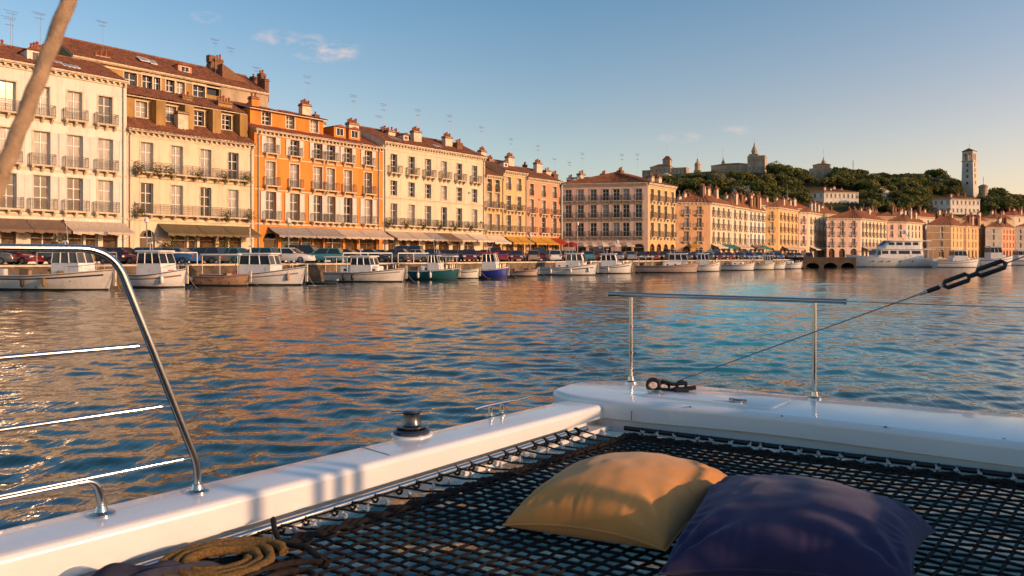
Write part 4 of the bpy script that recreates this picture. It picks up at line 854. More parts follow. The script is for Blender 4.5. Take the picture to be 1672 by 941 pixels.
def hill_place(px, Y): p = XY(px, Y); return p, hill_h(p.x, p.y)
def build_hilltop():
    def go(h, e=None): h.finish_walls(e); h.finish_cornice(); h.finish_roof()
    G = 'villas on the wooded slope'
    # long villas on the slope, z0 from the photograph's base row
    for nm, lb, pl, pc, pr, Y, yb, H, n in (('hillside_villa', 'long white villa among trees above the rose-grey house', 1315, 1345.5, 1402, 358, 339, 7.6, 8), ('hillside_villa', 'long white villa on the slope below the bell tower', 1523, 1552, 1600, 360, 350, 7.6, 7)):
        z0 = EYE + (HY - yb) / FPX * Y
        h = corner_house(nm, lb, pl, pc, pr, Y + 4, Y, Y + 4, 'white_wall', H, px_range(pl, pc, 3), px_range(pc + 1, pr, n), [(.9, 1.9, None), (H - 2.8, 1.9, None)], 1.5, 'white_wall', G, 'tile', nch=4, shops=False, balc=False, z0=z0, cat='villa', ant=0); go(h, ['white_wall'])
    def block(h, x0, x1, y0, y1, H, rise=0.0, cols=3, rows=((1.2, 1.6),), hip=True):
        f = h.face((x0, y0), (x1, y0), H); h.face((x1, y0), (x1, y1), H); h.face((x0, y1), (x0, y0), H); h.face((x1, y1), (x0, y1), H)
        for z, hh in rows: h.windows(f, [(x1 - x0) * (i + .5) / cols for i in range(cols)], z, .9, hh, pale=.05)
        h.cornice(f, H, dent=False, out=.3)
        if rise > 0: hip_roof(h, [(x0, y0), (x1, y0), (x1, y1), (x0, y1)], H, rise, .35, 1)
        else: h.rmb.box(x0, x1, y0, y1, H - .3, H)
    def spire(h, x, y, z, r, hts, n=10, mast=4.0):
        mb = MB(); a = z
        mb.lathe([(r, z), (r, z + hts[0]), (r * 1.15, z + hts[0]), (r * 1.15, z + hts[0] + .3), (r * .95, z + hts[0] + hts[1] * .35), (r * .62, z + hts[0] + hts[1] * .75), (r * .3, z + hts[0] + hts[1]), (r * .3, z + hts[0] + hts[1] + .9), (.1, z + hts[0] + hts[1] + 1.6)], n, 0, (x, y, 0))
        mb.tube([(x, y, z + hts[0] + hts[1] + 1.2), (x, y, z + hts[0] + hts[1] + 1.2 + mast)], .1, 5, 1)
        h.later.append(lambda r_: mb.build('spire', [M['stone_wall'], M['pipe']], r_))
    def hilltop(name, label, px0, px1, Y, yb, wall='stone_wall', cat='building'):
        A = XY(px0, Y); B = A + Vector((math.cos(R(-25)), math.sin(R(-25)))) * ((px1 - px0) * Y / FPX); h = House(name, label, A, B, 'old buildings along the hilltop', wall, True, cat, EYE + (HY - yb) / FPX * Y - 3, 'tile'); h.start_roof(); return h
    Y = 430; s = .92 * Y / FPX
    h = hilltop('hilltop_monastery', 'old stone monastery with square lantern turret on the hilltop', 1047, 1126, Y, 290)
    block(h, 0, 36 * s, 2, 14, 3 + 13 * s, 0, 5, ((5.2, 1.6),)); block(h, 16 * s, 52 * s, 0, 10, 3 + 17 * s, 2.0, 5, ((5.5, 1.8),)); block(h, 52 * s, 79 * s, 1, 9, 3 + 14.5 * s, 0, 4, ((4.5, 2.2),))
    block(h, 36 * s, 49 * s, 3, 8, 3 + 30 * s, 2.4, 2, ((11, 2),)); mb = MB(); mb.tube([(42.5 * s, 5.5, 15), (42.5 * s, 5.5, 3 + 53 * s)], .12, 5); h.later.append(lambda r: mb.build('mast', M['pipe'], r)); go(h)
    h = hilltop('domed_turret', 'small round domed turret on the hilltop beside the monastery', 1130, 1146, Y, 284, cat='turret'); block(h, 1, 4.6, 0, 4, 5, 0, 1, ()); spire(h, 2.8, 2, 5, 1.7, (3.2, 2.2), mast=4.5); go(h)
    h = hilltop('hilltop_chapel', 'long low chapel with a stepped tower and spire on the hill', 1160, 1252, Y, 287)
    block(h, 0, 64 * s, 2, 12, 3 + 18 * s, 1.4, 9, ((5.2, 1.5),)); block(h, 63 * s, 92 * s, 0, 11, 3 + 31 * s, 0, 4, ((5, 1.8), (9.5, 1.8))); block(h, 64.5 * s, 80 * s, 2, 8, 3 + 35 * s, 0, 2, ((13, 1.2),)); spire(h, 73 * s, 5, 3 + 33 * s, 1.6, (2.2, 3.6), mast=4.2); spire(h, 19 * s, 6, 3 + 19 * s, .9, (1.6, 1.6), mast=5.6); go(h)
    h = hilltop('hilltop_fort', 'squat stone fort with a red-capped lantern, alone above the trees', 1318, 1357, Y, 292)
    block(h, 3 * s, 39 * s, 1, 12, 3 + 18 * s, 0, 3, ((5, 1.8),)); block(h, 9 * s, 37 * s, 2, 10, 3 + 24 * s, 1.2, 3, ((8.6, 1.4),)); spire(h, 26 * s, 6, 3 + 26 * s, 1.1, (1.2, 1.6), mast=5.2); go(h)
    # bell tower
    Y = 400; s = Y / FPX; A = XY(1571, Y); B = A + Vector((math.cos(R(-50)), math.sin(R(-50)))) * (15.5 * s)
    h = House('bell_tower', 'tall slender stone bell tower standing on the hillside', A, B, None, 'pale_stone', True, 'tower', EYE + (HY - 326) / FPX * Y, 'tile'); h.start_roof(); T = 80 * s; w = 15.5 * s; d = 17 * s
    sk = lambda z: .9 * (1 - min(1, z / (T * .78)))
    def ring(z, e=0.0): k = sk(z) * .55 + e; return [(-k, -k, z), (w + k, -k, z), (w + k, d + k, z), (-k, d + k, z)]
    h.wall.loft([ring(0), ring(T * .3), ring(T * .55), ring(T * .765)], 0)
    h.wall.box(-.35, w + .35, -.35, d + .35, T * .765, T * .785); 
    for x in (0, w * .42, w - .9): h.wall.box(x, x + .9, 0, .9, T * .785, T * .94); h.wall.box(x, x + .9, d - .9, d, T * .785, T * .94)
    for y in (d * .46,): h.wall.box(0, .9, y, y + .9, T * .785, T * .94); h.wall.box(w - .9, w, y, y + .9, T * .785, T * .94)
    h.wall.box(-.01, w + .01, -.01, d + .01, T * .925, T * .975)
    h.wall.box(w * .3, w * .7, d * .3, d * .7, T * .785, T * .925)
    for z, hh in ((T * .55, 1.4), (T * .43, 1.6), (T * .30, 1.4), (T * .66, 1.6)):
        mb = MB(); mb.box(-.4, .4, -.02, .1, 0, hh); mb.build('window', M['glass_dark'], h.root, (w * .5, -sk(z) * .55 - .03, z))
        mb = MB(); mb.box(-.1, .03, -.7, .7, 0, hh + .6); mb.build('window', M['glass_dark'], h.root, (w + sk(z) * .55 + .02, d * .5, z))
    hip_roof(h, [(0, 0), (w, 0), (w, d), (0, d)], T * .975, 1.7, .3); mb2 = MB(); mb2.tube([(w / 2, d / 2, T), (w / 2, d / 2, T + 3.4)], .09, 5); h.later.append(lambda r: mb2.build('mast', M['pipe'], r)); go(h)
    h = House('stone_turret', 'small round stone turret with flagpole, below the bell tower', XY(1603, 410), XY(1617, 410), None, 'stone_wall', True, 'turret', EYE + (HY - 328) / FPX * 410, 'tile'); h.start_roof()
    h.wall.lathe([(2.4, 0), (2.2, 7.4), (2.5, 7.6), (2.5, 8.4), (2.0, 8.5)], 14, 0, (2.4, 2.4, 0)); h.rmb.lathe([(1.9, 8.5), (1.4, 9.0), (.2, 9.3)], 10, 0, (2.4, 2.4, 0)); mb3 = MB(); mb3.tube([(2.4, 2.4, 9), (2.4, 2.4, 13.5)], .12, 5); h.later.append(lambda r: mb3.build('flagpole', M['pipe'], r)); go(h)
    # masts on the ridge
    for px, y0, y1, lb in ((1393, 292, 262, 'thin radio mast above the treetops, right of the fort'), (1181, 268, 248, 'thin mast rising from the chapel roof')):
        p = P(px, y0, 425); mb = MB(); mb.tube([(0, 0, -3), (0, 0, (y0 - y1) * 425 / FPX)], .16, 5); mb.box(-.5, .5, -.06, .06, (y0 - y1) * 425 / FPX * .7, (y0 - y1) * 425 / FPX * .7 + .12)
        if px > 1200: tag(mb.build('radio_mast', M['pipe'], loc=p), lb, 'mast')
build_hilltop()
# ------------------------------------------------------------------ trees on the hill
def crown_mesh(seed, leaf, flat, n_cl=20, per=62):
    g = np.random.default_rng(seed); vs, fs, ms = [], [], []
    cl = []
    for _ in range(n_cl):
        d = g.normal(size=3); d /= np.linalg.norm(d); d[2] = abs(d[2]) * 1.0 - .25; cl.append((d * np.array([.66, .66, .62 * flat]) * g.uniform(.75, 1.05), g.uniform(.26, .44)))
    for c, r in cl:
        mi = 0 if g.random() < .62 else 1
        for _ in range(per):
            d = g.normal(size=3); d /= np.linalg.norm(d); p = c + d * r * np.array([1, 1, .8]) * g.uniform(.72, 1.08)
            nrm = d + g.normal(size=3) * .55; nrm /= np.linalg.norm(nrm); t = np.cross(nrm, g.normal(size=3)); t /= np.linalg.norm(t); b = np.cross(nrm, t); s = g.uniform(.06, .115)
            i = len(vs); vs += [p - t * s, p - b * s * .7, p + t * s, p + b * s * .7]; fs.append((i, i + 1, i + 2, i + 3)); ms.append(mi)
    me = bpy.data.meshes.new('crown'); me.from_pydata([tuple(v) for v in vs], [], fs)
    for k in leaf: me.materials.append(M[k])
    me.polygons.foreach_set('material_index', ms); me.update(); return me
def trunk_mesh(seed):
    r = random.Random(seed); mb = MB(); mb.tube([(0, 0, -.35), (r.uniform(-.05, .05), r.uniform(-.05, .05), .1), (r.uniform(-.1, .1), r.uniform(-.1, .1), .75)], lambda t: .07 - .035 * t, 6)
    for k in range(4):
        a = k * 1.6 + r.random(); z = .25 + .1 * k; mb.tube([(0, 0, z), (math.cos(a) * .3, math.sin(a) * .3, z + .25), (math.cos(a) * .5, math.sin(a) * .5, z + .4)], lambda t: .03 - .018 * t, 5)
    return mb.mesh('trunk', M['bark'])
def trees():
    dark = [crown_mesh(i, ('leaf', 'leaf2'), f) for i, f in ((1, 1.0), (2, .85), (3, .75), (4, 1.1))]; pale = [crown_mesh(11, ('leaf2', 'leaf'), .9), crown_mesh(12, ('leaf2', 'leaf2'), 1.0)]; silver = [crown_mesh(21, ('leaf3', 'leaf2'), .9)]
    tr = [trunk_mesh(i) for i in range(3)]; r = random.Random(5); placed = []; n = 0
    block = [(1047, 1126, 432), (1130, 1150, 432), (1160, 1252, 432), (1318, 1357, 432), (1570, 1590, 402), (1603, 1617, 412), (1315, 1402, 362), (1523, 1600, 364)]
    tries = 0
    while n < 294 and tries < 20000:
        tries += 1
        Y = r.uniform(325, 452); px = r.uniform(1040, 1700); x = (px - CX) / FPX * Y; z = hill_h(x, Y)
        if any(a - 4 < px < b + 4 and ((Yb - 16 < Y < Yb + 22) or (Yb - 34 < Y <= Yb - 16 and Yb < 390)) for a, b, Yb in block): continue
        if z < 7 or HY - (z - EYE) / Y * FPX > 352: continue
        R_ = r.uniform(3.4, 5.4)
        if any((x - a) ** 2 + (Y - b) ** 2 < (.50 * (R_ + c)) ** 2 for a, b, c in placed): continue
        top = HY - (z + R_ * 1.35 - EYE) / Y * FPX       # keep the outline of the hill: hilltop buildings stay in view
        lim = next((l for a, b, l in ((1040, 1128, 283), (1128, 1160, 277), (1160, 1224, 279), (1224, 1256, 282), (1310, 1360, 284), (1565, 1622, 314)) if a <= px <= b), 0)
        if Y < 430 and top < lim: continue
        placed.append((x, Y, R_)); k = r.random()
        if k < .74: cm, lb = r.choice(dark), 'round dark evergreen tree among many on the wooded hill'
        elif k < .94: cm, lb = r.choice(pale), 'lighter olive-green tree between the dark evergreens of the hill'
        else: cm, lb = silver[0], 'silvery grey-green tree standing out between the dark hill trees'
        o = empty('tree', (x, Y, z - .2), r.uniform(0, 6.28)); tag(o, lb, 'tree', 'trees on the wooded hill')
        S = R_ * 1.05
        c = inst('crown', cm, o, (0, 0, R_ * .75)); c.scale = (S, S, S * r.uniform(.85, 1.05)); t = inst('trunk', r.choice(tr), o, (0, 0, 0)); t.scale = (S, S, S); n += 1
    # one taller pine with a flat top on the skyline
    for px, Y, R_, lb in ((1393, 424, 4.6, 'small round pine at the foot of the radio mast'), (1527, 420, 6.8, 'broad umbrella pine bulging above the skyline left of the bell tower'), (1620, 430, 4.0, 'low dark tree on the ridge beside the stone turret')):
        p, z = hill_place(px, Y); o = empty('pine_tree', (p.x, p.y, z)); tag(o, lb, 'tree'); c = inst('crown', dark[2], o, (0, 0, R_ * .9)); c.scale = (R_, R_, R_); t = inst('trunk', tr[0], o); t.scale = (R_, R_, R_)
    # rocky outcrops
    for px, Y, w, lb in ((1088, 392, 7, 'pale rock face below the monastery'), (1438, 372, 8, 'bare rock outcrop between trees right of the white villa'), (1418, 398, 6, 'pale boulder showing near the ridge among trees')):
        p, z = hill_place(px, Y); mb = MB(); rings = []
        for j in range(6):
            t = j / 5; rr = w * math.cos(t * 1.45); rings.append([(math.cos(a) * rr * (1 + .35 * mnoise.noise(Vector((math.cos(a) * 2, math.sin(a) * 2, j * .6 + px)))), math.sin(a) * rr * .6 * (1 + .3 * mnoise.noise(Vector((math.sin(a) * 3, j, px)))), t * w * .75 - 1) for a in [2 * math.pi * k / 14 for k in range(14)]])
        mb.loft(rings); tag(mb.build('rock', M['pale_stone'], loc=(p.x, p.y, z + .6)), lb, 'rock')
trees()

# ------------------------------------------------------------------ parked cars
CARCOL = {'white': (.72, .71, .68), 'silver': (.24, .245, .25), 'dark grey': (.07, .07, .075), 'black': (.018, .018, .02), 'blue': (.025, .10, .26), 'teal': (.05, .20, .22), 'red': (.22, .02, .02), 'maroon': (.13, .015, .02), 'beige': (.28, .22, .15)}
for k, c in CARCOL.items(): M['car_' + k] = mat('car_paint_' + k.replace(' ', '_'), c, .25, spec=.5, coat=.8, var=.06, vscale=2)
def car_proto(kind):
    L, W, Hh, hood, cab0, cab1, r0, r1 = dict(hatchback=(3.9, 1.7, 1.48, .92, -1.75, .95, -1.35, .15), saloon=(4.45, 1.76, 1.44, .92, -1.45, 1.0, -.85, .2), estate=(4.5, 1.78, 1.52, .95, -2.05, 1.0, -1.75, .2), van=(4.7, 1.85, 1.92, 1.05, -2.2, 1.45, -2.1, .75))[kind]
    d = {}; w = W / 2
    mb = MB(); st = []
    for x, t, k in ((-L / 2, .62, .86), (-L / 2 + .12, .86, .95), (-L / 2 + .5, hood if kind != 'saloon' else .98, 1.0), (cab0 + .3, hood + .02, 1.0), (cab1 - .2, hood + .02, 1.0), (L / 2 - .7, hood - .08, .99), (L / 2 - .18, hood - .2, .93), (L / 2, .56, .84)):
        st.append([(x, -w * k * .94, .24), (x, -w * k, .42), (x, -w * k, t * .72), (x, -w * k * .95, t - .04), (x, -w * k * .80, t), (x, w * k * .80, t), (x, w * k * .95, t - .04), (x, w * k, t * .72), (x, w * k, .42), (x, w * k * .94, .24)])
    mb.loft(st, 0)
    zb, wb, wt = hood + .005, w * .92, w * .74
    mb.slab(round_poly([(r0, -wt), (r1, -wt), (r1, wt), (r0, wt)], .12, 4), Hh - .07, Hh, .05, 3)
    def pill(xb, xt, s): mb.frustum([(xb - .06, s * wb - .03, zb), (xb + .06, s * wb - .03, zb), (xb + .06, s * wb + .02, zb), (xb - .06, s * wb + .02, zb)], [(xt - .05, s * wt - .03, Hh - .03), (xt + .05, s * wt - .03, Hh - .03), (xt + .05, s * wt + .02, Hh - .03), (xt - .05, s * wt + .02, Hh - .03)])
    xm = (cab0 + cab1) / 2 - .1
    for s in (-1, 1):
        pill(cab0 + .04, r0 + .04, s); pill(cab1 - .04, r1 - .04, s); pill(xm, (r0 + r1) / 2, s)
    for s in (-1, 1): mb.box(cab1 - .35, cab1 - .15, s * (w + .02) - .07, s * (w + .02) + .07, hood + .02, hood + .16)      # mirrors
    mb.box(-L / 2 - .05, -L / 2 + .1, -w * .8, w * .8, .34, .52); mb.box(L / 2 - .1, L / 2 + .05, -w * .8, w * .8, .30, .48)
    d['body'] = mb.mesh('body', [M['car_white']], 35)
    def quad(pts, nm, mk):
        m_ = MB(); a = [Vector(p) for p in pts]; nn = (a[1] - a[0]).cross(a[2] - a[0]).normalized() * .012; m_.frustum([p - nn for p in a], [p + nn for p in a]); return m_.mesh(nm, M[mk])
    d['windscreen'] = quad([(cab1, -wb + .06, zb), (cab1, wb - .06, zb), (r1, wt - .05, Hh - .06), (r1, -wt + .05, Hh - .06)], 'windscreen', 'carglass')
    d['rear_window'] = quad([(cab0, wb - .06, zb), (cab0, -wb + .06, zb), (r0, -wt + .05, Hh - .06), (r0, wt - .05, Hh - .06)], 'rear_window', 'carglass')
    for s in (-1, 1): d['side_window', s] = quad([(cab0 + .12, s * wb, zb), (cab1 - .12, s * wb, zb), (r1 - .08, s * wt, Hh - .07), (r0 + .08, s * wt, Hh - .07)], 'side_window', 'carglass')
    wm = MB(); wm.M = Matrix.Rotation(R(90), 4, 'X'); wm.lathe([(.20, -.11), (.31, -.11), (.32, -.06), (.32, .06), (.31, .11), (.20, .11)], 14, 0, cap=False); wm.lathe([(.205, -.09), (.19, -.10), (.05, -.07), (.05, .07), (.19, .10), (.205, .09)], 10, 1); d['wheel'] = wm.mesh('wheel', [M['tyre'], M['rim']], 40)
    hm = MB(); hm.slab(round_poly([(-.05, -.16), (.05, -.16), (.05, .16), (-.05, .16)], .04, 2), 0, .16, .03, 2); d['headlight'] = hm.mesh('headlight', M['lamp'], 40)
    tm = MB(); tm.slab(round_poly([(-.05, -.12), (.05, -.12), (.05, .12), (-.05, .12)], .03, 2), 0, .2, .03, 2); d['taillight'] = tm.mesh('taillight', M['taillamp'], 40)
    d['dims'] = (L, W, Hh, hood); return d
def cars():
    PR = {k: car_proto(k) for k in ('hatchback', 'saloon', 'estate', 'van')}
    def car(px, off, col, kind, ang, label, row):
        Yq = quay_y(px); a, b = XY(px, Yq), (rowpt(px) if px < 917 else XY(px, max(Yq + 12, np.interp(px, [917, 1058, 1160, 1271, 1405, 1500], [135, 131, 168, 202, 222, 246]))))
        d = PR[kind]; L, W, Hh, hood = d['dims']
        u = (XY(px + 15, quay_y(px + 15)) - XY(px - 15, quay_y(px - 15))).normalized(); nq = Vector((-u.y, u.x))
        p = a.lerp(b, off / (b - a).dot(nq)); ang += R(-45) if px < 700 else R(45)     # angle-parked, in two rows
        o = empty('parked_car', (p.x, p.y, GZ + .004), math.atan2(u.y, u.x) + ang); tag(o, label, 'car', 'cars parked along the quay')
        inst('body', d['body'], o, mats={0: M['car_' + col]}); inst('windscreen', d['windscreen'], o); inst('rear_window', d['rear_window'], o)
        for s in (-1, 1):
            inst('side_window', d['side_window', s], o)
            for x in (-L * .3, L * .31): inst('wheel', d['wheel'], o, (x, s * (W / 2 - .10), .32))
            inst('headlight', d['headlight'], o, (L / 2 - .10, s * W * .34, hood - .36)); inst('taillight', d['taillight'], o, (-L / 2 + .02, s * W * .38, .62))
    r = random.Random(12)
    HN = [(207, 'the white house'), (415, 'the cream house'), (625, 'the orange house'), (792, 'the ivory house'), (860, 'the apricot house'), (917, 'the pink house'), (1103, 'the salmon house'), (1250, 'the peach house'), (1400, 'the golden house')]
    ORD = ['first', 'second', 'third', 'fourth', 'fifth', 'sixth', 'seventh', 'eighth', 'ninth', 'tenth', 'eleventh', 'twelfth', 'thirteenth']
    front = [(-20, 'dark grey', 'saloon'), (32, 'red', 'hatchback'), (75, 'dark grey', 'saloon'), (117, 'beige', 'hatchback'), (158, 'black', 'estate'), (203, 'maroon', 'hatchback'), (232, 'blue', 'hatchback'), (285, 'blue', 'saloon'), (333, 'dark grey', 'estate'), (372, 'teal', 'hatchback'), (418, 'teal', 'estate'), (475, 'white', 'estate'), (528, 'teal', 'estate'), (569, 'dark grey', 'saloon'), (606, 'black', 'saloon'), (641, 'dark grey', 'hatchback'), (676, 'silver', 'saloon'), (708, 'black', 'hatchback'), (738, 'dark grey', 'saloon'), (766, 'maroon', 'estate'), (793, 'red', 'hatchback'), (818, 'red', 'saloon'), (843, 'maroon', 'saloon'), (868, 'beige', 'hatchback'), (903, 'white', 'estate'), (932, 'silver', 'hatchback'), (958, 'teal', 'saloon'), (984, 'red', 'hatchback'), (1007, 'silver', 'hatchback'), (1027, 'silver', 'saloon'), (1047, 'black', 'saloon'), (1066, 'red', 'hatchback'), (1084, 'black', 'estate'), (1102, 'red', 'saloon'), (1119, 'dark grey', 'hatchback'), (1137, 'blue', 'estate'), (1154, 'dark grey', 'saloon'), (1171, 'maroon', 'hatchback'), (1188, 'red', 'saloon'), (1205, 'dark grey', 'saloon'), (1221, 'blue', 'hatchback'), (1237, 'silver', 'estate'), (1253, 'black', 'saloon'), (1269, 'blue', 'saloon'), (1285, 'dark grey', 'hatchback'), (1301, 'silver', 'saloon'), (1318, 'black', 'hatchback')]
    cnt = {}
    for px, col, kind in front:
        hn = next(n for lim, n in HN if px <= lim); k = (hn, 0); cnt[k] = cnt.get(k, 0) + 1
        car(px, 3.5, col, kind, (math.pi if r.random() < .5 else 0) + r.uniform(-.05, .05), f'{col} {kind} parked on the quay before {hn}, {ORD[cnt[k] - 1]} from the left', 0)
    back = [(262, 'black', 'hatchback'), (312, 'blue', 'estate'), (395, 'dark grey', 'hatchback'), (500, 'dark grey', 'van'), (588, 'black', 'hatchback'), (626, 'blue', 'saloon'), (660, 'dark grey', 'van'), (695, 'maroon', 'saloon'), (725, 'black', 'estate'), (753, 'blue', 'hatchback'), (780, 'dark grey', 'saloon'), (808, 'red', 'van'), (832, 'dark grey', 'hatchback'), (880, 'maroon', 'van'), (920, 'blue', 'estate'), (972, 'dark grey', 'van'), (1017, 'maroon', 'saloon'), (1057, 'silver', 'estate'), (1094, 'black', 'van'), (1128, 'maroon', 'hatchback'), (1163, 'black', 'van'), (1213, 'maroon', 'van'), (1262, 'dark grey', 'van')]
    for px, col, kind in back:
        hn = next(n for lim, n in HN if px <= lim); k = (hn, 1); cnt[k] = cnt.get(k, 0) + 1
        car(px, 8.4, col, kind, (math.pi if r.random() < .5 else 0) + r.uniform(-.05, .05), f'{col} {kind} in the rear row by {hn}, {ORD[cnt[k] - 1]} from the left', 1)
cars()

# ------------------------------------------------------------------ boats
def hull_mesh(L, B, fb, bow, hm, inner='deck', transom=.8, stations=16, flare=.82, second=None):
    """hull along x, stern at -L/2; returns builder, and functions for half beam and sheer height"""
    hb = lambda s: B / 2 * ((transom + (1 - transom) * math.sin(math.pi / 2 * min(1, s / .45))) if s < .45 else max(.012, 1 - ((s - .45) / .55) ** 2.4))
    sh = lambda s: fb + (bow - fb) * max(0, (s - .25) / .75) ** 1.9 + .05 * (1 - s) ** 2
    rake = L * .055; mb = MB(); rings = []
    for i in range(stations + 1):
        s = i / stations; b, z = hb(s), sh(s); ring = []
        prof = [(0, -.45), (.55, -.38), (flare * .92, -.12), (flare * .965, .07), (flare, .12), (.93, z * .55), (.99, z * .92), (1.0, z), (.955, z + .015), (.93, z - .12), (0, z - .10)]
        full = [(k, zz) for k, zz in prof]; pts = []
        for k, zz in full: pts.append((L * (s - .5) + rake * s ** 5 * (zz / max(.2, z)), -b * k, zz))
        for k, zz in full[-2:0:-1]: pts.append((L * (s - .5) + rake * s ** 5 * (zz / max(.2, z)), b * k, zz))
        rings.append(pts)
    n = len(rings[0])
    def mf(i, j):
        jj = j if j < 10 else n - 1 - j
        if jj <= 3: return 1
        if jj >= 8: return 2
        return 3 if second is not None and i >= second else 0
    mb.loft(rings, 0, True, True, True, mf); return mb, hb, sh
def fender(parent, x, y, z, m='boat_white', r=.13, h=.5):
    mb = MB(); mb.lathe([(.02, -h / 2 - .06), (r * .7, -h / 2), (r, -h * .36), (r, h * .36), (r * .7, h / 2), (.03, h / 2 + .06)], 10); mb.tube([(0, 0, h / 2), (0, .03, h / 2 + .45)], .014, 4); mb.build('fender', M[m], parent, (x, y, z), smooth=50)
def boat(label, px0, px1, py, hull='boat_white', ang=-12, beam=None, fb=.85, bow=1.35, house=None, cabin=None, bimini=None, fenders=(), mast=None, outboard=False, second=None, rails=True, inner='deck', rub='boat_dark', name='fishing_boat', cat='boat', lines=True, clutter=0, red_roof=None):
    Y = EYE * FPX / (py - HY); a = Vector((math.cos(R(ang)), math.sin(R(ang)))); S = XY(px0, Y - a.y * 0); k = (px1 - CX) / FPX
    t = (k * S.y - S.x) / (a.x - k * a.y); L = t * .95; c = S + a * (t / 2); B = beam or min(3.1, max(1.5, L * .31))
    c = c + Vector((-a.y, a.x)) * (B / 2)
    o = empty(name, (c.x, c.y, 0), R(ang)); tag(o, label, cat, 'boats moored along the quay'); rn = random.Random(int(px0 * 7))
    mb, hb, sh = hull_mesh(L, B, fb, bow, hull, second=int(second * 16) if second else None)
    h = mb.build('hull', [M[hull], M['antifoul'], M[inner], M['boat_mint']], o, smooth=40)
    X = lambda s: L * (s - .5)
    rb = MB()
    for sg in (-1, 1): rb.tube([(X(i / 20) + L * .055 * (i / 20) ** 5 * .95, sg * (hb(i / 20) + .012), sh(i / 20) - .07) for i in range(21)], .035, 5)
    rb.build('rub_rail', M[rub], h)
    if hull in ('boat_white', 'boat_worn', 'boat_pink', 'boat_mint'):      # a painted line under the gunwale
        k0 = rn.choice([.62, .70]); km = M[rn.choice(['blue_paint', 'boat_teal', 'wood', 'boat_dark', 'pipe'])]
        for sg in (-1, 1):
            sp_ = MB()
            for i in range(19):
                q0, q1 = i / 20, (i + 1) / 20
                def pp(s_, f_): z_ = sh(s_) * f_; return (X(s_) + L * .055 * s_ ** 5 * f_, sg * (hb(s_) * (.93 + .06 * (f_ - .55) / .37) + .008), z_)
                sp_.face([pp(q0, k0), pp(q1, k0), pp(q1, k0 + .09), pp(q0, k0 + .09)])
            sp_.build('hull_stripe', km, h)
    st = MB(); st.box(L / 2 + L * .05 - .08, L / 2 + L * .05 + .10, -.06, .06, .3, sh(1) + .22); st.build('stem_post', M['trim'], o)
    if house:
        s0, s1, wh, hh = house[:4]; x0, x1 = X(s0), X(s1); zb = sh(s0) - .12; w = min(hb(s0), hb(s1)) * .78; w2 = w * .86; zt = zb + hh; wm = MB(); zm = zb + hh * .52
        fx = .22 * hh
        lo = [(x0, -w), (x1 + fx * .5, -w), (x1 + fx * .5, w), (x0, w)]; mid = [(x0 + .02, -w * .97), (x1 + fx * .25, -w * .97), (x1 + fx * .25, w * .97), (x0 + .02, w * .97)]; up = [(x0 + .08, -w2), (x1 - fx * .4, -w2), (x1 - fx * .4, w2), (x0 + .08, w2)]
        wm.frustum([(*p, zb) for p in lo], [(*p, zm) for p in mid]); wm.frustum([(*p, zt - .12) for p in [(Vector(a_) * .17 + Vector(b_) * .83) for a_, b_ in zip(mid, up)]], [(*p, zt) for p in up])
        def lerp(a_, b_, f): return Vector((*a_, zm)).lerp(Vector((*b_, zt)), f)
        for (i, j, nn) in ((0, 1, 3), (1, 2, 2), (2, 3, 3), (3, 0, 1)):
            for q_ in range(nn + 1):
                f = q_ / nn; bl, bu = Vector((*mid[i], zm)).lerp(Vector((*mid[j], zm)), f), Vector((*up[i], zt)).lerp(Vector((*up[j], zt)), f); wm.tube([bl, bu], .045, 4)
        W_ = wm.build('wheelhouse', M['boat_white'], o)
        def glass(i, j, nm):
            g = MB(); g.face([lerp(mid[i], up[i], .02), lerp(mid[j], up[j], .02), lerp(mid[j], up[j], .84), lerp(mid[i], up[i], .84)]); g.build(nm, M['glass_mid'] if rn.random() < .5 else M['glass_dark'], W_)
        glass(0, 1, 'side_window'); glass(1, 2, 'windscreen'); glass(2, 3, 'side_window'); glass(3, 0, 'rear_window')
        rf = MB(); rf.slab(round_poly([(x0 - .25, -w2 - .1), (x1 - fx * .2 + .22, -w2 - .1), (x1 - fx * .2 + .22, w2 + .1), (x0 - .25, w2 + .1)], .2, 4), zt, zt + .11, .06, 3); rf.build('roof', M[red_roof or 'boat_white'], W_, smooth=40)
        wa = MB(); wa.tube([(x0 + .3, w2 * .7, zt + .1), (x0 + .1, w2 * .75, zt + 1.9)], .012, 4); wa.tube([(x0 + .8, -w2 * .5, zt + .1), (x0 + .8, -w2 * .5, zt + .7)], .02, 5); wa.box(x0 + .62, x0 + .98, -w2 * .5 - .06, -w2 * .5 + .06, zt + .6, zt + .74); wa.build('aerial', M['paint'], W_)
        if mast: mm = MB(); mm.tube([(x0 + .5, 0, zt), (x0 + .5, 0, zt + mast)], .035, 6); mm.tube([(x0 + .5, -.4, zt + mast * .6), (x0 + .5, .4, zt + mast * .6)], .02, 5); mm.build('mast', M['paint'], W_)
    if cabin:
        s0, s1, hh = cabin; w0, w1 = hb(s0) * .72, hb(s1) * .6; zb = min(sh(s0), sh(s1)) - .12; cm = MB()
        pl = round_poly([(X(s0), -w0), (X(s1), -w1), (X(s1), w1), (X(s0), w0)], .25, 4); cm.slab(pl, zb, zb + hh + .15, .14, 4); cb = cm.build('cabin', M['boat_white'], o, smooth=45)
        for sg in (-1, 1):
            n_ = max(2, int((X(s1) - X(s0)) / .9))
            for i in range(n_):
                f = (i + .6) / (n_ + .2); x = X(s0) + (X(s1) - X(s0)) * f; y = sg * (w0 + (w1 - w0) * f + .006); g = MB(); pp = [(x + .26 * math.cos(t_) , y, zb + hh * .62 + .10 * math.sin(t_)) for t_ in [2 * math.pi * k_ / 12 for k_ in range(12)]]
                g.frustum(pp, [(p[0], p[1] - sg * .03, p[2]) for p in pp]); g.build('porthole', M['glass_dark'], cb)
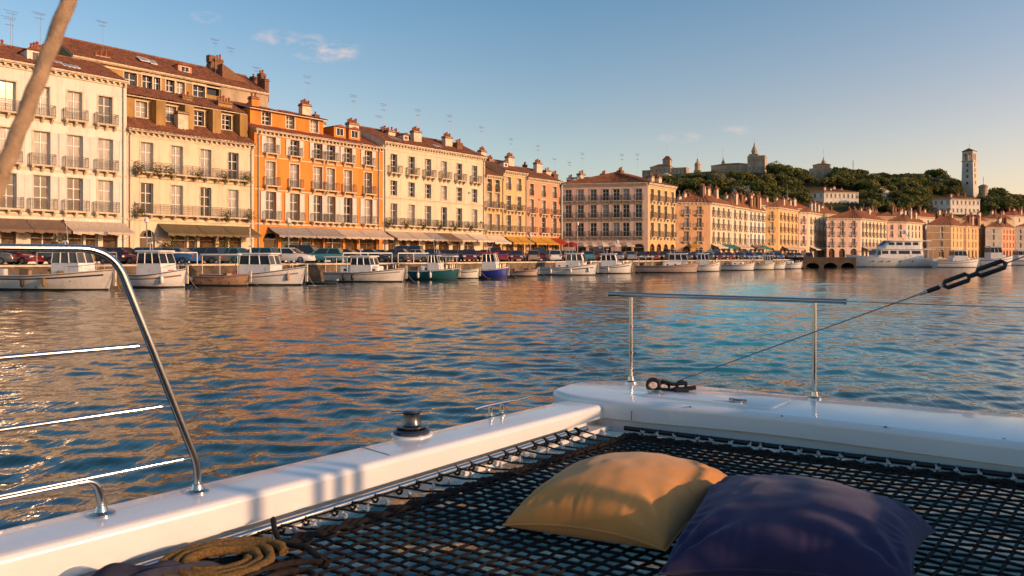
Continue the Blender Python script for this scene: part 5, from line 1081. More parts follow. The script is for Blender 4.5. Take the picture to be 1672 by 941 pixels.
    if bimini:
        s0, s1, zt, mk = bimini; x0, x1 = X(s0), X(s1); w = hb((s0 + s1) / 2) * .85; bm = MB(); zb = sh(s0) - .1
        for x in (x0 + .1, x1 - .1, (x0 + x1) / 2):
            for sg in (-1, 1): bm.tube([(x, sg * w, zb), (x, sg * w, zt)], .028, 5)
        for sg in (-1, 1): bm.tube([(x0, sg * w, zt), (x1, sg * w, zt)], .03, 5)
        f_ = bm.build('awning_frame', M['paint'], o); cv = MB(); cv.slab(round_poly([(x0 - .1, -w - .06), (x1 + .1, -w - .06), (x1 + .1, w + .06), (x0 - .1, w + .06)], .1, 3), zt + .01, zt + .12, .05, 2); cv.build('canopy', M[mk], f_, smooth=40)
    for i, (s, mk) in enumerate(fenders): fender(o, X(s), -hb(s) * .99 - .13, sh(s) * .5, mk)
    if outboard:
        ob = MB(); ob.box(-.2, .18, -.16, .16, .55, .95); ob.box(-.08, .08, -.06, .06, -.2, .56); ob.build('outboard_motor', M['black'], o, (-L / 2 - .2, 0, .3))
    if rails:
        pr = MB(); ss = [.74, .84, .93, .995]
        for sg in (-1, 1):
            for s in ss[:-1]: pr.tube([(X(s), sg * hb(s) * .9, sh(s)), (X(s), sg * hb(s) * .9, sh(s) + .42)], .016, 4)
            pr.tube([(X(s) + L * .05 * s ** 5, sg * hb(s) * .9, sh(s) + .42) for s in ss], .018, 4)
        pr.build('bow_rail', M['chrome'], o)
    if lines:
        ml = MB(); p0 = Vector((L / 2 + L * .03, 0, sh(1))); p1 = Vector((L / 2 + 1.5, -.6, .0)); ml.tube([p0.lerp(p1, t_) - Vector((0, 0, .25 * math.sin(math.pi * t_))) for t_ in [i / 8 for i in range(9)]], .022, 5)
        p0 = Vector((-L / 2 + .1, .5, sh(0))); p1 = Vector((-L / 2 - .8, B * .9, GZ)); ml.tube([p0.lerp(p1, t_) for t_ in (0, .5, 1)], .02, 4); ml.build('mooring_line', M['rope_grey'], o)
    for i in range(clutter):
        s = rn.uniform(.1, .7); w_ = rn.uniform(.18, .4); cl = MB(); z = sh(s) - .11; cl.slab(round_poly([(-w_, -w_ * .7), (w_, -w_ * .7), (w_, w_ * .7), (-w_, w_ * .7)], .08, 3), 0, rn.uniform(.25, .55), .08, 3)
        cl.build('deck_locker', M[rn.choice(['wood', 'black', 'red_paint', 'deck', 'rope_gold'])], o, (X(s), rn.uniform(-.5, .5) * hb(s), z), (0, 0, rn.uniform(0, 3)), smooth=40)
    return o, L, hb, sh, X
def boats():
    boat('weathered white fishing boat with stained hull and wheelhouse, beside the leaning steel rail', -45, 156, 473.5, 'boat_worn', beam=3.0, fb=1.0, bow=1.5, house=(.58, .80, 0, 1.75), fenders=((.42, 'rubber'), (.60, 'rope_gold')), outboard=True, clutter=8, rub='wood')
    boat('small white wheelhouse boat seen through the curved steel rail', 196, 285, 470, 'boat_white', beam=2.6, fb=.95, bow=1.45, house=(.22, .66, 0, 1.85), fenders=((.75, 'boat_white'),), clutter=2)
    boat('low brown dinghy tied between two white wheelhouse boats', 290, 330, 463.5, 'boat_rust', beam=1.3, fb=.25, bow=.45, rails=False, name='dinghy', cat='dinghy', inner='wood', clutter=1)
    boat('white launch with sharp bow and long white canopy, moored behind a rusty rowing boat', 318, 483, 465.5, 'boat_white', beam=2.8, fb=.85, bow=1.55, house=(.40, .72, 0, 1.75), bimini=(.02, .42, 2.45, 'boat_white'), fenders=((.9, 'rope_grey'),), clutter=3, mast=2.2)
    boat('rusty peeling rowing boat lying alongside the white launch', 310, 398, 467, 'boat_rust', beam=1.5, fb=.75, bow=.95, rails=False, name='rowing_boat', cat='rowing boat', inner='wood', clutter=1, rub='wood')
    boat('dark grey workboat half hidden between two white boats', 478, 545, 456, 'boat_dark', beam=2.4, fb=.8, bow=1.1, bimini=(.1, .6, 2.3, 'boat_white'), rails=False, clutter=2, inner='wood')
    boat('long white boat with low oval-windowed cabin and two rust marks', 522, 651, 460.5, 'boat_worn', beam=2.9, fb=.85, bow=1.3, cabin=(.2, .72, .55), house=(.36, .62, 0, 1.55), bimini=(.02, .34, 2.25, 'boat_white'), fenders=((.3, 'black'), (.42, 'black')), clutter=2, red_roof='boat_white')
    boat('dark teal boat with white cabin and canopy, its fore part paler aqua', 657, 742, 457, 'boat_teal', beam=2.6, fb=.9, bow=1.2, cabin=(.3, .7, .45), house=(.46, .66, 0, 1.7), bimini=(.66, .98, 2.3, 'boat_white'), fenders=((.3, 'boat_white'), (.55, 'boat_white')), clutter=2, rub='boat_white', red_roof='blue_paint')
    boat('cream skiff with mint waterline squeezed between the teal and blue boats', 726, 778, 455.5, 'boat_mint', beam=2.0, fb=.85, bow=1.05, rails=False, clutter=3, rub='boat_aqua')
    boat('royal blue boat with white wheelhouse and red roof', 771, 825, 455, 'boat_blue', beam=2.3, fb=.9, bow=1.25, house=(.25, .66, 0, 1.85), fenders=((.15, 'boat_white'),), rub='boat_white', red_roof='red_paint', clutter=1)
    boat('small open pinkish-white boat behind the royal blue boat', 823, 876, 451.5, 'boat_pink', beam=1.9, fb=.6, bow=.9, rails=False, clutter=3, outboard=True)
    boat('white cruiser with windscreen cabin, first large boat after the blue one', 874, 972, 449.5, 'boat_white', beam=2.8, fb=.95, bow=1.5, cabin=(.3, .85, .5), house=(.5, .78, 0, 1.75), fenders=((.25, 'boat_white'), (.6, 'boat_white'), (.9, 'boat_white')), clutter=2, name='motor_cruiser')
    boat('white cruiser with upright bow tucked behind the windscreen cruiser', 957, 1030, 447, 'boat_white', beam=2.7, fb=.95, bow=1.55, cabin=(.3, .8, .5), house=(.32, .66, 0, 1.75), fenders=((.5, 'boat_white'),), clutter=1, name='motor_cruiser')
    boat('faded pink and white cabin boat below the salmon house', 1034, 1140, 445.5, 'boat_pink', beam=2.8, fb=.95, bow=1.4, cabin=(.45, .85, .45), house=(.55, .85, 0, 1.75), clutter=3, bimini=(.05, .3, 2.2, 'boat_white'))
    boat('white launch with square cabin below the peach house', 1122, 1176, 443.5, 'boat_white', beam=2.5, fb=.95, bow=1.5, house=(.3, .66, 0, 1.85), clutter=2)
    boat('low white launch whose bow sits below the ivory terrace', 1176, 1233, 441.8, 'boat_white', beam=2.5, fb=.9, bow=1.3, cabin=(.3, .7, .5), clutter=3)
    boat('white dayboat with folded canopy between two low white launches', 1217, 1266, 440.8, 'boat_mint', beam=2.4, fb=.9, bow=1.25, bimini=(.1, .5, 2.2, 'boat_white'), clutter=3)
    boat('small white launch below the golden yellow house', 1240, 1284, 440, 'boat_white', beam=2.4, fb=.9, bow=1.2, house=(.2, .5, 0, 1.6), clutter=2)
    boat('last white launch before the dark landing pier', 1266, 1311, 439.2, 'boat_white', beam=2.4, fb=.9, bow=1.3, cabin=(.3, .7, .5), clutter=2)
    boat('small dark teal float lying low on the water before the long white boat', 497, 545, 464.5, 'boat_teal', beam=1.0, fb=.18, bow=.24, rails=False, name='float', cat='float', inner='boat_teal', lines=False)
    boat('white motor cruiser moored right of the yacht stern', 1531, 1604, 437, 'boat_white', ang=-6, beam=3.6, fb=1.3, bow=1.9, cabin=(.35, .8, .6), house=(.4, .7, 0, 2.3), name='motor_cruiser', lines=False, mast=3)
    boat('white motor cruiser with flybridge near the grey-ended house', 1602, 1660, 434.5, 'boat_white', ang=-6, beam=4.0, fb=1.7, bow=2.5, cabin=(.3, .8, .8), house=(.3, .64, 0, 3.0), name='motor_cruiser', lines=False, mast=3.5)
    boat('white boat cut by the edge of the photograph', 1652, 1712, 433.5, 'boat_white', ang=-6, beam=3.8, fb=1.4, bow=1.9, house=(.2, .6, 0, 2.4), name='motor_cruiser', lines=False)
boats()
def yacht():
    Y = EYE * FPX / (436.5 - HY); p0, p1 = XY(1534, Y), XY(1393, Y); c = (p0 + p1) / 2; L = (p1 - p0).length
    o = empty('motor_yacht', (c.x, c.y + 2.4, 0), math.pi); tag(o, 'large white three-deck motor yacht with dark windows, moored at the far quay', 'yacht', 'boats moored along the quay')
    mb, hb, sh = hull_mesh(L * .96, 4.8, 1.75, 2.75, 'boat_white', transom=.9, stations=20); h = mb.build('hull', [M['boat_white'], M['antifoul'], M['deck'], M['boat_white']], o, smooth=40)
    X = lambda s: L * .96 * (s - .5)
    for s in (.3, .45, .58, .66, .76): g = MB(); g.lathe([(.16, 0), (.16, .05)], 10); g.build('porthole', M['glass_dark'], h, (X(s), hb(s) * .985, 1.25), (R(-90), 0, 0)) 
    def deck(nm, s0, s1, w, z, hh, slope, glass, roof_over):
        m_ = MB(); x0, x1 = X(s0), X(s1)
        lo = round_poly([(x0, -w), (x1, -w), (x1, w), (x0, w)], [.2, .9, .9, .2], 5); hi = [Vector((p.x - (slope if p.x > x1 - 1 else 0), p.y * .93, 0)) for p in lo]
        m_.loft([[(p.x, p.y, z) for p in lo], [(p.x, p.y, z + hh * .32) for p in lo], [(p.x, p.y, z + hh) for p in hi]]); d = m_.build(nm, M['boat_white'], o, smooth=40)
        for k, (a, b) in enumerate(glass):
            for sg in (-1, 1):
                g = MB(); xa, xb = X(a), X(b); y0, y1 = sg * (w * .985 + .01), sg * (w * .945 + .01)
                g.face([(xa, y0, z + hh * .40), (xb, y0, z + hh * .40), (xb - .05, y1, z + hh * .86), (xa + .05, y1, z + hh * .86)]); g.build('window', M['glass_dark'], d)
        g = MB(); g.face([(x1 - slope * .12 + .02, -w * .6, z + hh * .42), (x1 - slope * .12 + .02, w * .6, z + hh * .42), (x1 - slope * .8 + .02, w * .55, z + hh * .88), (x1 - slope * .8 + .02, -w * .55, z + hh * .88)]); g.build('windscreen', M['glass_dark'], d)
        r_ = MB(); r_.slab(round_poly([(x0 - roof_over, -w - .15), (x1 - slope + .4, -w - .15), (x1 - slope + .4, w + .15), (x0 - roof_over, w + .15)], [.3, .9, .9, .3], 5), z + hh, z + hh + .16, .07, 3); r_.build('roof', M['boat_white'], d, smooth=40)
        return d
    deck('main_saloon', .16, .73, 2.0, 1.8, 1.95, .6, [(.19, .30), (.32, .46), (.48, .56), (.58, .66), (.67, .71)], 1.6)
    deck('upper_deck', .18, .64, 1.75, 3.92, 1.6, 1.3, [(.21, .28), (.30, .38), (.40, .48), (.50, .57)], 2.2)
    m_ = MB()
    for x in (X(.1), X(.14), X(.04)):
        for sg in (-1, 1): m_.tube([(x, sg * 1.9, 1.7), (x, sg * 1.9, 3.78)], .06, 6)
    m_.box(X(.02), X(.17), -2.1, 2.1, 3.76, 3.9); 
    for sg in (-1, 1): m_.tube([(X(.08), sg * 1.6, 4), (X(.08), sg * 1.6, 5.6)], .05, 6)
    m_.build('aft_canopy', M['boat_white'], o)
    a = MB(); a.tube([(X(.30), -1.2, 5.9), (X(.34), -.9, 7.2), (X(.34), .9, 7.2), (X(.30), 1.2, 5.9)], .12, 6); a.tube([(X(.335), 0, 7.2), (X(.335), 0, 9.0)], .05, 6); a.lathe([(.05, 7.25), (.4, 7.35), (.45, 7.6), (.3, 7.85), (.02, 7.9)], 10, 0, (X(.335), .5, 0)); a.build('radar_arch', M['boat_white'], o, smooth=50)
    r = MB()
    for sg in (-1, 1):
        pts = [(X(s), sg * hb(s) * .94, sh(s)) for s in (.70, .76, .82, .88, .94, .99)]
        for p in pts: r.tube([p, (p[0], p[1], p[2] + .8)], .03, 4)
        r.tube([(p[0], p[1], p[2] + .8) for p in pts], .035, 4)
    r.build('bow_rail', M['chrome'], o); an = MB(); an.box(-.3, .3, -.05, .05, -.2, .2); an.build('anchor', M['pipe'], o, (X(.93), hb(.93) + .12, 1.9))
yacht()

# ------------------------------------------------------------------ quay furniture
def furniture():
    for px, y0, y1, lb in ((239.5, 424, 365, 'thin pale lamp post before the arched door of the cream house'), (471, 421, 365, 'slender grey lamp post before the orange house awnings'), (866, 418, 388, 'thin post in front of the ochre awnings'), (943, 421, 369, 'tall pale lamp post before the salmon house'), (1008, 420, 398, 'short dark lamp post by the parasols of the salmon house'), (1222, 420, 388, 'thin lamp post before the ivory terrace'), (1536, 419, 389, 'pale twin-headed lamp post behind the yacht stern'), (1590, 419, 378, 'tall thin lamp post beside the warm ochre house')):
        Yq = quay_y(px); Y = Yq * 1.08; Hh = (HY - y1) / FPX * Y + EYE - GZ; p = XY(px, Y); o = empty('lamp_post', (p.x, p.y, GZ)); tag(o, lb, 'lamp post'); mb = MB()
        mb.lathe([(.14, 0), (.14, .3), (.07, .5), (.05, Hh)], 8); mb.build('post', M['pipe'], o, smooth=40); l = MB(); l.lathe([(.05, Hh), (.19, Hh + .1), (.22, Hh + .42), (.04, Hh + .6)], 8); l.build('lantern', M['paint'], o)
    # white rails on the quay edge
    for px0, px1, lb in ((238, 322, 'white tubular rail on the quay edge left of the white launch'), (560, 640, 'white tubular rail on the quay edge behind the long white boat'), (650, 700, 'white tubular rail on the quay edge behind the teal boat'), (60, 190, 'grey tubular rail on the quay edge behind the wheelhouse boats')):
        A, B = XY(px0, quay_y(px0) * 1.005), XY(px1, quay_y(px1) * 1.005); n = max(2, int((B - A).length / 2.4)); o = empty('quay_railing', (A.x, A.y, GZ)); tag(o, lb, 'railing'); d = B - A; r_ = MB(); r_.tube([(0, 0, 1.0), (d.x, d.y, 1.0)], .06, 6); r_.build('handrail', M['paint' if 'white tub' in lb else 'pipe'], o)
        for i in range(n + 1): p = d * (i / n); pm = MB(); pm.tube([(0, 0, 0), (0, 0, .98)], .045, 6); pm.build('post', M['paint' if 'white tub' in lb else 'pipe'], o, (p.x, p.y, 0))
    # parasols at the salmon house
    for px, mk, lb in ((934, 'awn_red', 'dark red parasol at the near corner of the salmon house'), (952, 'awn_beige', 'beige parasol next to the dark red one'), (966, 'awn_beige', 'wide beige parasol behind the tall lamp post'), (983, 'awn_cream', 'cream parasol in the middle of the salmon house terrace'), (1003, 'awn_cream', 'pale cream parasol left of the arched door'), (1022, 'awn_beige', 'beige parasol nearest the arched door')):
        p = XY(px, 127.5); o = empty('parasol', (p.x, p.y, GZ)); tag(o, lb, 'parasol', 'parasols before the salmon house'); mb = MB(); mb.tube([(0, 0, 0), (0, 0, 3.1)], .04, 6); mb.build('pole', M['wood'], o); c = MB(); c.lathe([(1.6, 2.3), (1.58, 2.48), (.8, 2.85), (.04, 3.15)], 8, cap=False); c.build('canopy', M[mk], o)
    # potted plants on the long balconies of the cream house and under the ivory windows
    A, B = rowpt(207), rowpt(415); u = (B - A).normalized(); n = Vector((u.y, -u.x)); mats_ = ['leaf', 'plant']
    def plant(px, z, lb, s=1.0, out=.72):
        p = rowpt(px) + n * out; o = empty('potted_plant', (p.x, p.y, GZ + z)); tag(o, lb, 'plant', 'plants on the balconies'); m_ = MB(); m_.lathe([(.13, -.05), (.17, .2), (.15, .2)], 8); m_.build('pot', M['pot'], o); g = np.random.default_rng(int(px)); f = MB()
        for _ in range(150):
            q_ = g.normal(size=3) * np.array([.30, .2, .26]) * s + np.array([0, -.1, .25 - .22 * g.random()]); t = Vector(g.normal(size=3)).normalized(); b = t.orthogonal().normalized(); e = .07; q_ = Vector(q_); f.face([q_ - t * e, q_ - b * e, q_ + t * e, q_ + b * e])
        f.build('foliage', M['plant'], o)
    for px, z, w in ((222, 9.25, 'at the near end of the upper long balcony'), (250, 9.25, 'below the first upper door of the cream house'), (272, 9.25, 'between first and second upper doors of the cream house'), (318, 9.25, 'between second and third upper doors of the cream house'), (362, 9.25, 'before the last upper door of the cream house'), (399, 9.25, 'at the far end of the upper long balcony'), (224, 5.0, 'at the near end of the lower long balcony'), (402, 5.0, 'at the far end of the lower long balcony'), (365, 5.0, 'between the last two lower doors of the cream house')): plant(px, z, f'trailing green plant {w}', 1.15)
    for i, px in enumerate((631, 658, 686, 713, 738, 764)): plant(px, 4.95, f'hanging plant on the {["first", "second", "third", "fourth", "fifth", "sixth"][i]} lower balcony of the ivory house', 1.0)
    for px, Yo, lb in ((101, .8, 'potted shrub between the shop windows under the brown awning'), (270, .8, 'tall potted palm left of the olive awnings'), (362, 1.0, 'green shrub between the shop windows of the cream house')):
        p = rowpt(px) + n * Yo; o = empty('potted_shrub', (p.x, p.y, GZ)); tag(o, lb, 'plant'); m_ = MB(); m_.lathe([(.28, 0), (.36, .55), (.32, .55)], 10); m_.build('pot', M['pot'], o); g = np.random.default_rng(int(px)); f = MB()
        for _ in range(260):
            q_ = Vector(g.normal(size=3) * np.array([.42, .35, .55]) + np.array([0, 0, 1.5])); t = Vector(g.normal(size=3)).normalized(); b = t.orthogonal().normalized(); e = .11; f.face([q_ - t * e, q_ - b * e * .6, q_ + t * e, q_ + b * e * .6])
        f.build('foliage', M['plant'], o)
    # dark landing pier
    A, B = XY(1312, 152), XY(1398, 158); d = B - A; o = empty('landing_pier', (A.x, A.y, 0), math.atan2(d.y, d.x)); tag(o, 'dark stone landing pier with low arches, left of the white yacht', 'pier'); L = d.length; mb = MB(); n_ = 3; w = L / n_
    for i in range(n_):
        x0 = i * w; pts = [(x0, -.6), (x0 + w * .12, -.6)] + [(x0 + w * .5 - w * .38 * math.cos(math.pi * k / 10), .05 + .9 * math.sin(math.pi * k / 10)) for k in range(11)] + [(x0 + w * .88, -.6), (x0 + w, -.6), (x0 + w, 1.95), (x0, 1.95)]
        mb.frustum([(x, 0, z) for x, z in pts], [(x, 5, z) for x, z in pts])
    mb.build('pier_body', M['pier'], o); t = MB(); t.box(-.1, L + .1, -.1, 5.1, 1.953, 2.1); t.build('deck_slab', M['asphalt'], o)
furniture()
# ------------------------------------------------------------------ the catamaran in the foreground
E2 = Vector((.680, .733)).normalized(); Q2 = Vector((E2.y, -E2.x))        # along the side deck, and inboard from it
O2 = Vector((-1.69, 2.45)); DZ = 1.50                                     # a point of its outer edge; deck height
def SD(t, k, z=DZ): p = O2 + E2 * t + Q2 * k; return Vector((p.x, p.y, z))
V3 = lambda p, z: Vector((p[0], p[1], z))
def catamaran():
    root = empty('catamaran', (0, 0, 0)); tag(root, 'white catamaran bow in the foreground with black netting and polished steel rails', 'catamaran')
    g = M['gelcoat']
    # side deck, a rounded beam running from behind the viewer to the bow pod
    pl = [SD(-2.6, 0), SD(-2.6, .275), SD(3.1, .275), SD(3.1, 0)]
    mb = MB(); mb.slab([(p.x, p.y) for p in round_poly([pl[0], pl[1], pl[2], pl[3]], [0, 0, .09, .03], 6)], DZ - .165, DZ, .03, 5)
    TH = lambda t: .148 - .072 * max(-.3, min(1, t / 2.8))                 # the beam gets slimmer towards the bow
    for v in mb.v:
        if v.z < DZ - .1: v.z = DZ - TH((Vector((v.x, v.y)) - O2).dot(E2))
    sd = mb.build('side_deck', g, root, smooth=40)
    lip = MB(); lip.frustum([SD(t, k, DZ - TH(t) - .07) for t, k in ((-2.6, .15), (3.1, .15), (3.1, .31), (-2.6, .31))], [SD(t, k, DZ - TH(t) - .045) for t, k in ((-2.6, .15), (3.1, .15), (3.1, .31), (-2.6, .31))])
    lip.frustum([SD(t, k, DZ - TH(t) - .046) for t, k in ((-2.6, .15), (3.1, .15), (3.1, .20), (-2.6, .20))], [SD(t, k, DZ - TH(t) + .01) for t, k in ((-2.6, .15), (3.1, .15), (3.1, .20), (-2.6, .20))]); lip.build('net_flange', M['gelcoat'], root)
    for t in (1.42,):                                       # a joint line in the moulding
        j = MB(); j.frustum([SD(t, .01, DZ + .0005), SD(t + .006, .01, DZ + .0005), SD(t + .006, .235, DZ + .0005), SD(t, .235, DZ + .0005)], [SD(t, .01, DZ + .002), SD(t + .006, .01, DZ + .002), SD(t + .006, .235, DZ + .002), SD(t, .235, DZ + .002)]); j.build('deck_joint', M['pipe'], sd)
    # bow pod and crossbeam
    far = [(.24, 4.79), (.45, 5.12), (.84, 5.18), (1.21, 4.97), (1.58, 4.73), (2.79, 4.02), (5.0, 2.72)]; near = [(4.4, 1.95), (2.37, 3.40), (1.37, 4.075), (.69, 4.36), (.34, 4.60)]
    out = round_poly([Vector((*p, 0)) for p in (near[::1] + far)][::1], [0, .6, .5, .22, .10, .12, .22, .2, .3, .3, .8, 0], 6)
    mb = MB(); pts = [(p.x, p.y) for p in out]
    ar = sum(p[0] * q_[1] - q_[0] * p[1] for p, q_ in zip(pts, pts[1:] + pts[:1]))
    if ar < 0: pts = pts[::-1]
    mb.slab(pts, 1.425, 1.535, .032, 6); cb = mb.build('crossbeam', g, root, smooth=40)
    G2 = (Vector((2.37, 3.40)) - Vector((.69, 4.36))).normalized(); N2 = Vector((-G2.y, G2.x))          # along the beam, away from the viewer
    mb = MB(); mb.slab([(p[0] + N2.x * .035, p[1] + N2.y * .035) for p in pts], 1.34, 1.423, .01, 2); mb.build('beam_flange', g, root)
    mb = MB(); c0 = Vector((1.20, 4.50)); hp = round_poly([Vector((*(c0 + G2 * a - N2 * b), 0)) for a, b in ((-.36, .17), (.40, .17), (.46, -.17), (-.30, -.17))], .05, 4); hp = [(p.x, p.y) for p in hp]
    if sum(p[0] * q_[1] - q_[0] * p[1] for p, q_ in zip(hp, hp[1:] + hp[:1])) < 0: hp = hp[::-1]
    mb.slab(hp, 1.534, 1.549, .008, 3); mb.build('deck_hatch', g, cb, smooth=40)
    for a, b in ((-.30, .10), (.20, .12)):
        p = c0 + G2 * a - N2 * b; m_ = MB(); m_.lathe([(.03, 0), (.032, .012), (.02, .02), (.001, .02)], 12); m_.box(-.05, .05, -.012, .012, .004, .022); m_.build('hatch_hinge', M['chrome'], cb, (p.x, p.y, 1.549), (0, 0, math.atan2(G2.y, G2.x)), smooth=40)
    j = MB(); p0, p1 = Vector((.70, 4.345)), Vector((.86, 4.62))
    dj = (p1 - p0).normalized() * .0; w = G2 * .008
    j.frustum([V3(p0 - N2 * .004, 1.43), V3(p0 - N2 * .004 + w, 1.43), V3(p0 + w, 1.43), V3(p0, 1.43)], [V3(p0 - N2 * .004, 1.49), V3(p0 - N2 * .004 + w, 1.49), V3(p0 + w, 1.49), V3(p0, 1.49)]); j.build('beam_joint', M['pipe'], cb)
    # guard rail on the beam: two posts and a top tube
    posts = [(Vector((.815, 5.07)), 2.155), (Vector((1.84, 4.50)), 2.135)]
    rl = MB(); pa, pb = Vector((.678, 5.15, 2.135)), Vector((1.985, 4.42, 2.127)); rl.tube([pa, pb], .0145, 12); gr = rl.build('guard_rail', M['chrome'], root, smooth=40)
    for p in (pa, pb): e = MB(); dr = (pb - pa).normalized(); e.tube([p - dr * .004, p + dr * .016], .0175, 10); e.build('rail_end', M['chrome'], gr, smooth=40)
    for p, zt in posts:
        m_ = MB(); m_.tube([(0, 0, 0), (0, 0, 2.115 - 1.535)], .0125, 12); s_ = m_.build('stanchion', M['chrome'], root, (p.x, p.y, 1.535), smooth=40)
        f_ = MB(); f_.lathe([(.042, 0), (.042, .006), (.022, .012), (.018, .04), (.0128, .042)], 16); f_.build('foot', M['chrome'], s_, smooth=40)
        if p.x < 1:
            for z in (.20, .38): k_ = MB(); k_.lathe([(.0128, -.008), (.018, -.006), (.018, .006), (.0128, .008)], 12, 0, (0, 0, z)); k_.tube([(0, 0, z), (.035, 0, z)], .005, 6); k_.build('eyelet', M['chrome'], s_, smooth=40)
    w_ = MB(); w_.tube([pb, V3((3.2, 3.74), 2.115), V3((4.6, 2.95), 2.11)], .0022, 5); w_.build('guard_wire', M['steel_dark'], root)
    # leaning rail at the viewer's side
    base = Vector((-1.2, 2.82)); rp = lambda t, z: V3(base - E2 * t, z)
    m_ = MB(); leg = bez([rp(0, DZ), rp(0, DZ + .09), rp(.275, 2.425), rp(2.2, 2.43)], 12, .12)
    leg = bez([rp(0, DZ), rp(0.0, DZ + .10), rp(.30, 2.425), rp(2.3, 2.43)], 12, .11); m_.tube(leg, .0135, 14); lr = m_.build('side_rail', M['chrome'], root, smooth=45)
    f_ = MB(); f_.lathe([(.042, 0), (.042, .006), (.024, .012), (.018, .03), (.0138, .032)], 18); f_.build('foot', M['chrome'], lr, (base.x, base.y, DZ), smooth=40)
    def mid(z, t0, r=.0095, sl=0.0):
        q_ = MB(); q_.tube([rp(t0, z), rp(t0 + .06, z)], r * .6, 8); q_.tube([rp(t0 + .045, z), rp(t0 + .075, z)], r * 1.25, 10); q_.tube([rp(t0 + .06, z), rp(2.3, z + sl)], r, 10); q_.tube([rp(t0, z), rp(t0 - .05, z)], r * .5, 6); q_.build('cross_rail', M['chrome'], root, smooth=45)
    for z, t0 in ((2.075, .172), (1.845, .09), (1.635, .012)): mid(z, t0)
    gb = Vector((-1.43, 2.574)); m_ = MB(); gp = lambda t, z: V3(gb - E2 * t, z); m_.tube(bez([gp(0, DZ), gp(0, DZ + .05), gp(.02, 1.625), gp(2, 1.628)], 10, .07), .0125, 12); gb_ = m_.build('grab_rail', M['chrome'], root, smooth=45)
    f_ = MB(); f_.lathe([(.045, 0), (.045, .006), (.022, .012), (.016, .03)], 16); f_.build('foot', M['chrome'], gb_, (gb.x, gb.y, DZ), smooth=40)
    # mooring winch and cleat on the side deck
    w0 = Vector((-.505, 3.72)); wo = empty('winch', V3(w0, DZ), 0, root); wo.scale = (1, 1, .82)
    m_ = MB(); m_.lathe([(.104, 0), (.104, .007), (.095, .012)], 24); m_.build('base_plate', M['gelcoat'], wo, smooth=40)
    m_ = MB(); m_.lathe([(.092, .012), (.095, .03), (.085, .042), (.058, .048), (.058, .052), (.078, .054), (.078, .062), (.05, .066), (.042, .09), (.042, .13), (.05, .142), (.044, .155), (.001, .158)], 28); m_.build('drum', M['steel_dark'], wo, smooth=30)
    m_ = MB(); m_.tube([(-.10, -.01, .137), (.10, .02, .147)], .011, 10); m_.build('crossbar', M['chrome'], wo, smooth=40)
    c0_ = empty('cleat', (-.09, 4.165, DZ), math.atan2(E2.y, E2.x), root)
    for x in (-.045, .045): m_ = MB(); m_.lathe([(.028, 0), (.028, .004), (.014, .008), (.011, .055)], 12); m_.build('post', M['chrome'], c0_, (x, 0, 0), smooth=40)
    m_ = MB(); m_.tube([(-.17, 0, .062), (-.1, 0, .067), (.1, 0, .067), (.17, 0, .062), (.30, .0, .07)], lambda t: .011 - .007 * t, 10); m_.build('horn_bar', M['chrome'], c0_, smooth=40)
    # netting: corner, directions, two families of cords
    K = SD(2.78, .37); K = Vector((.675, 4.255)); NZ = 1.365
    U, W = 3.55, 4.0; sp = .056; net = MB()
    sag = lambda a, b: -.05 * max(0, math.sin(math.pi * min(1, a / 3.4))) ** .8 * max(0, math.sin(math.pi * min(1, b / 3.2))) ** .8 - .010 * mnoise.noise(Vector((a * 2.1, b * 2.1, 3)))
    def NP(a, b): p = K - E2 * a + G2 * b; j = mnoise.noise(Vector((a * 5, b * 5, 7))) * .006; return Vector((p.x + j, p.y - j, NZ + sag(a, b)))
    n1, n2 = int(W / sp), int(U / sp)
    for i in range(n1 + 1):
        b = i * sp; net.tube([NP(a, b) + Vector((0, 0, .0025 * (1 if (k_ + i) % 2 else -1))) for k_, a in enumerate(np.arange(0, U + .001, sp))], .0064, 5, 0)
    for i in range(n2 + 1):
        a = i * sp; net.tube([NP(a, b) + Vector((0, 0, .0025 * (-1 if (k_ + i) % 2 else 1))) for k_, b in enumerate(np.arange(0, W + .001, sp))], .0064, 5, 0)
    nt = net.build('trampoline_net', M['net'], root, smooth=80)
    ed = MB()
    for off in (0, .016, .03):
        ed.tube([NP(a, off - .012) + Vector((0, 0, .01 * math.sin(a * 60 + off * 90))) for a in np.arange(0, U, .02)], .0105, 6); ed.tube([NP(off - .012, b) + Vector((0, 0, .01 * math.sin(b * 60 + off * 90))) for b in np.arange(0, W, .02)], .0105, 6)
    ed.build('edge_rope', M['net'], nt, smooth=80)
    # steel tubes, lashings and hooks along both edges
    T1 = lambda a: V3(K - E2 * a - Q2 * .062, DZ - .125); T2 = lambda b: V3(K + G2 * b + N2 * .055, 1.392)
    T1 = lambda a: SD(2.78 - a, .315, DZ - TH(2.78 - a) - .02)
    m_ = MB(); m_.tube([T1(0), T1(5)], .016, 12); m_.build('net_tube', M['chrome'], root, smooth=45)
    m_ = MB(); m_.tube([T2(-.05), T2(4.4)], .014, 12); m_.build('net_tube', M['black'], root, smooth=45)
    hk = MB(); hk.lathe([(.004, -.014), (.011, -.010), (.0135, 0), (.009, .009), (.005, .014), (.007, .02), (.003, .024)], 8); hk.box(-.017, .017, -.0045, .0045, -.006, .004); hkm = hk.mesh('net_hook', M['hook'], 40); rr = random.Random(4)
    a = .10
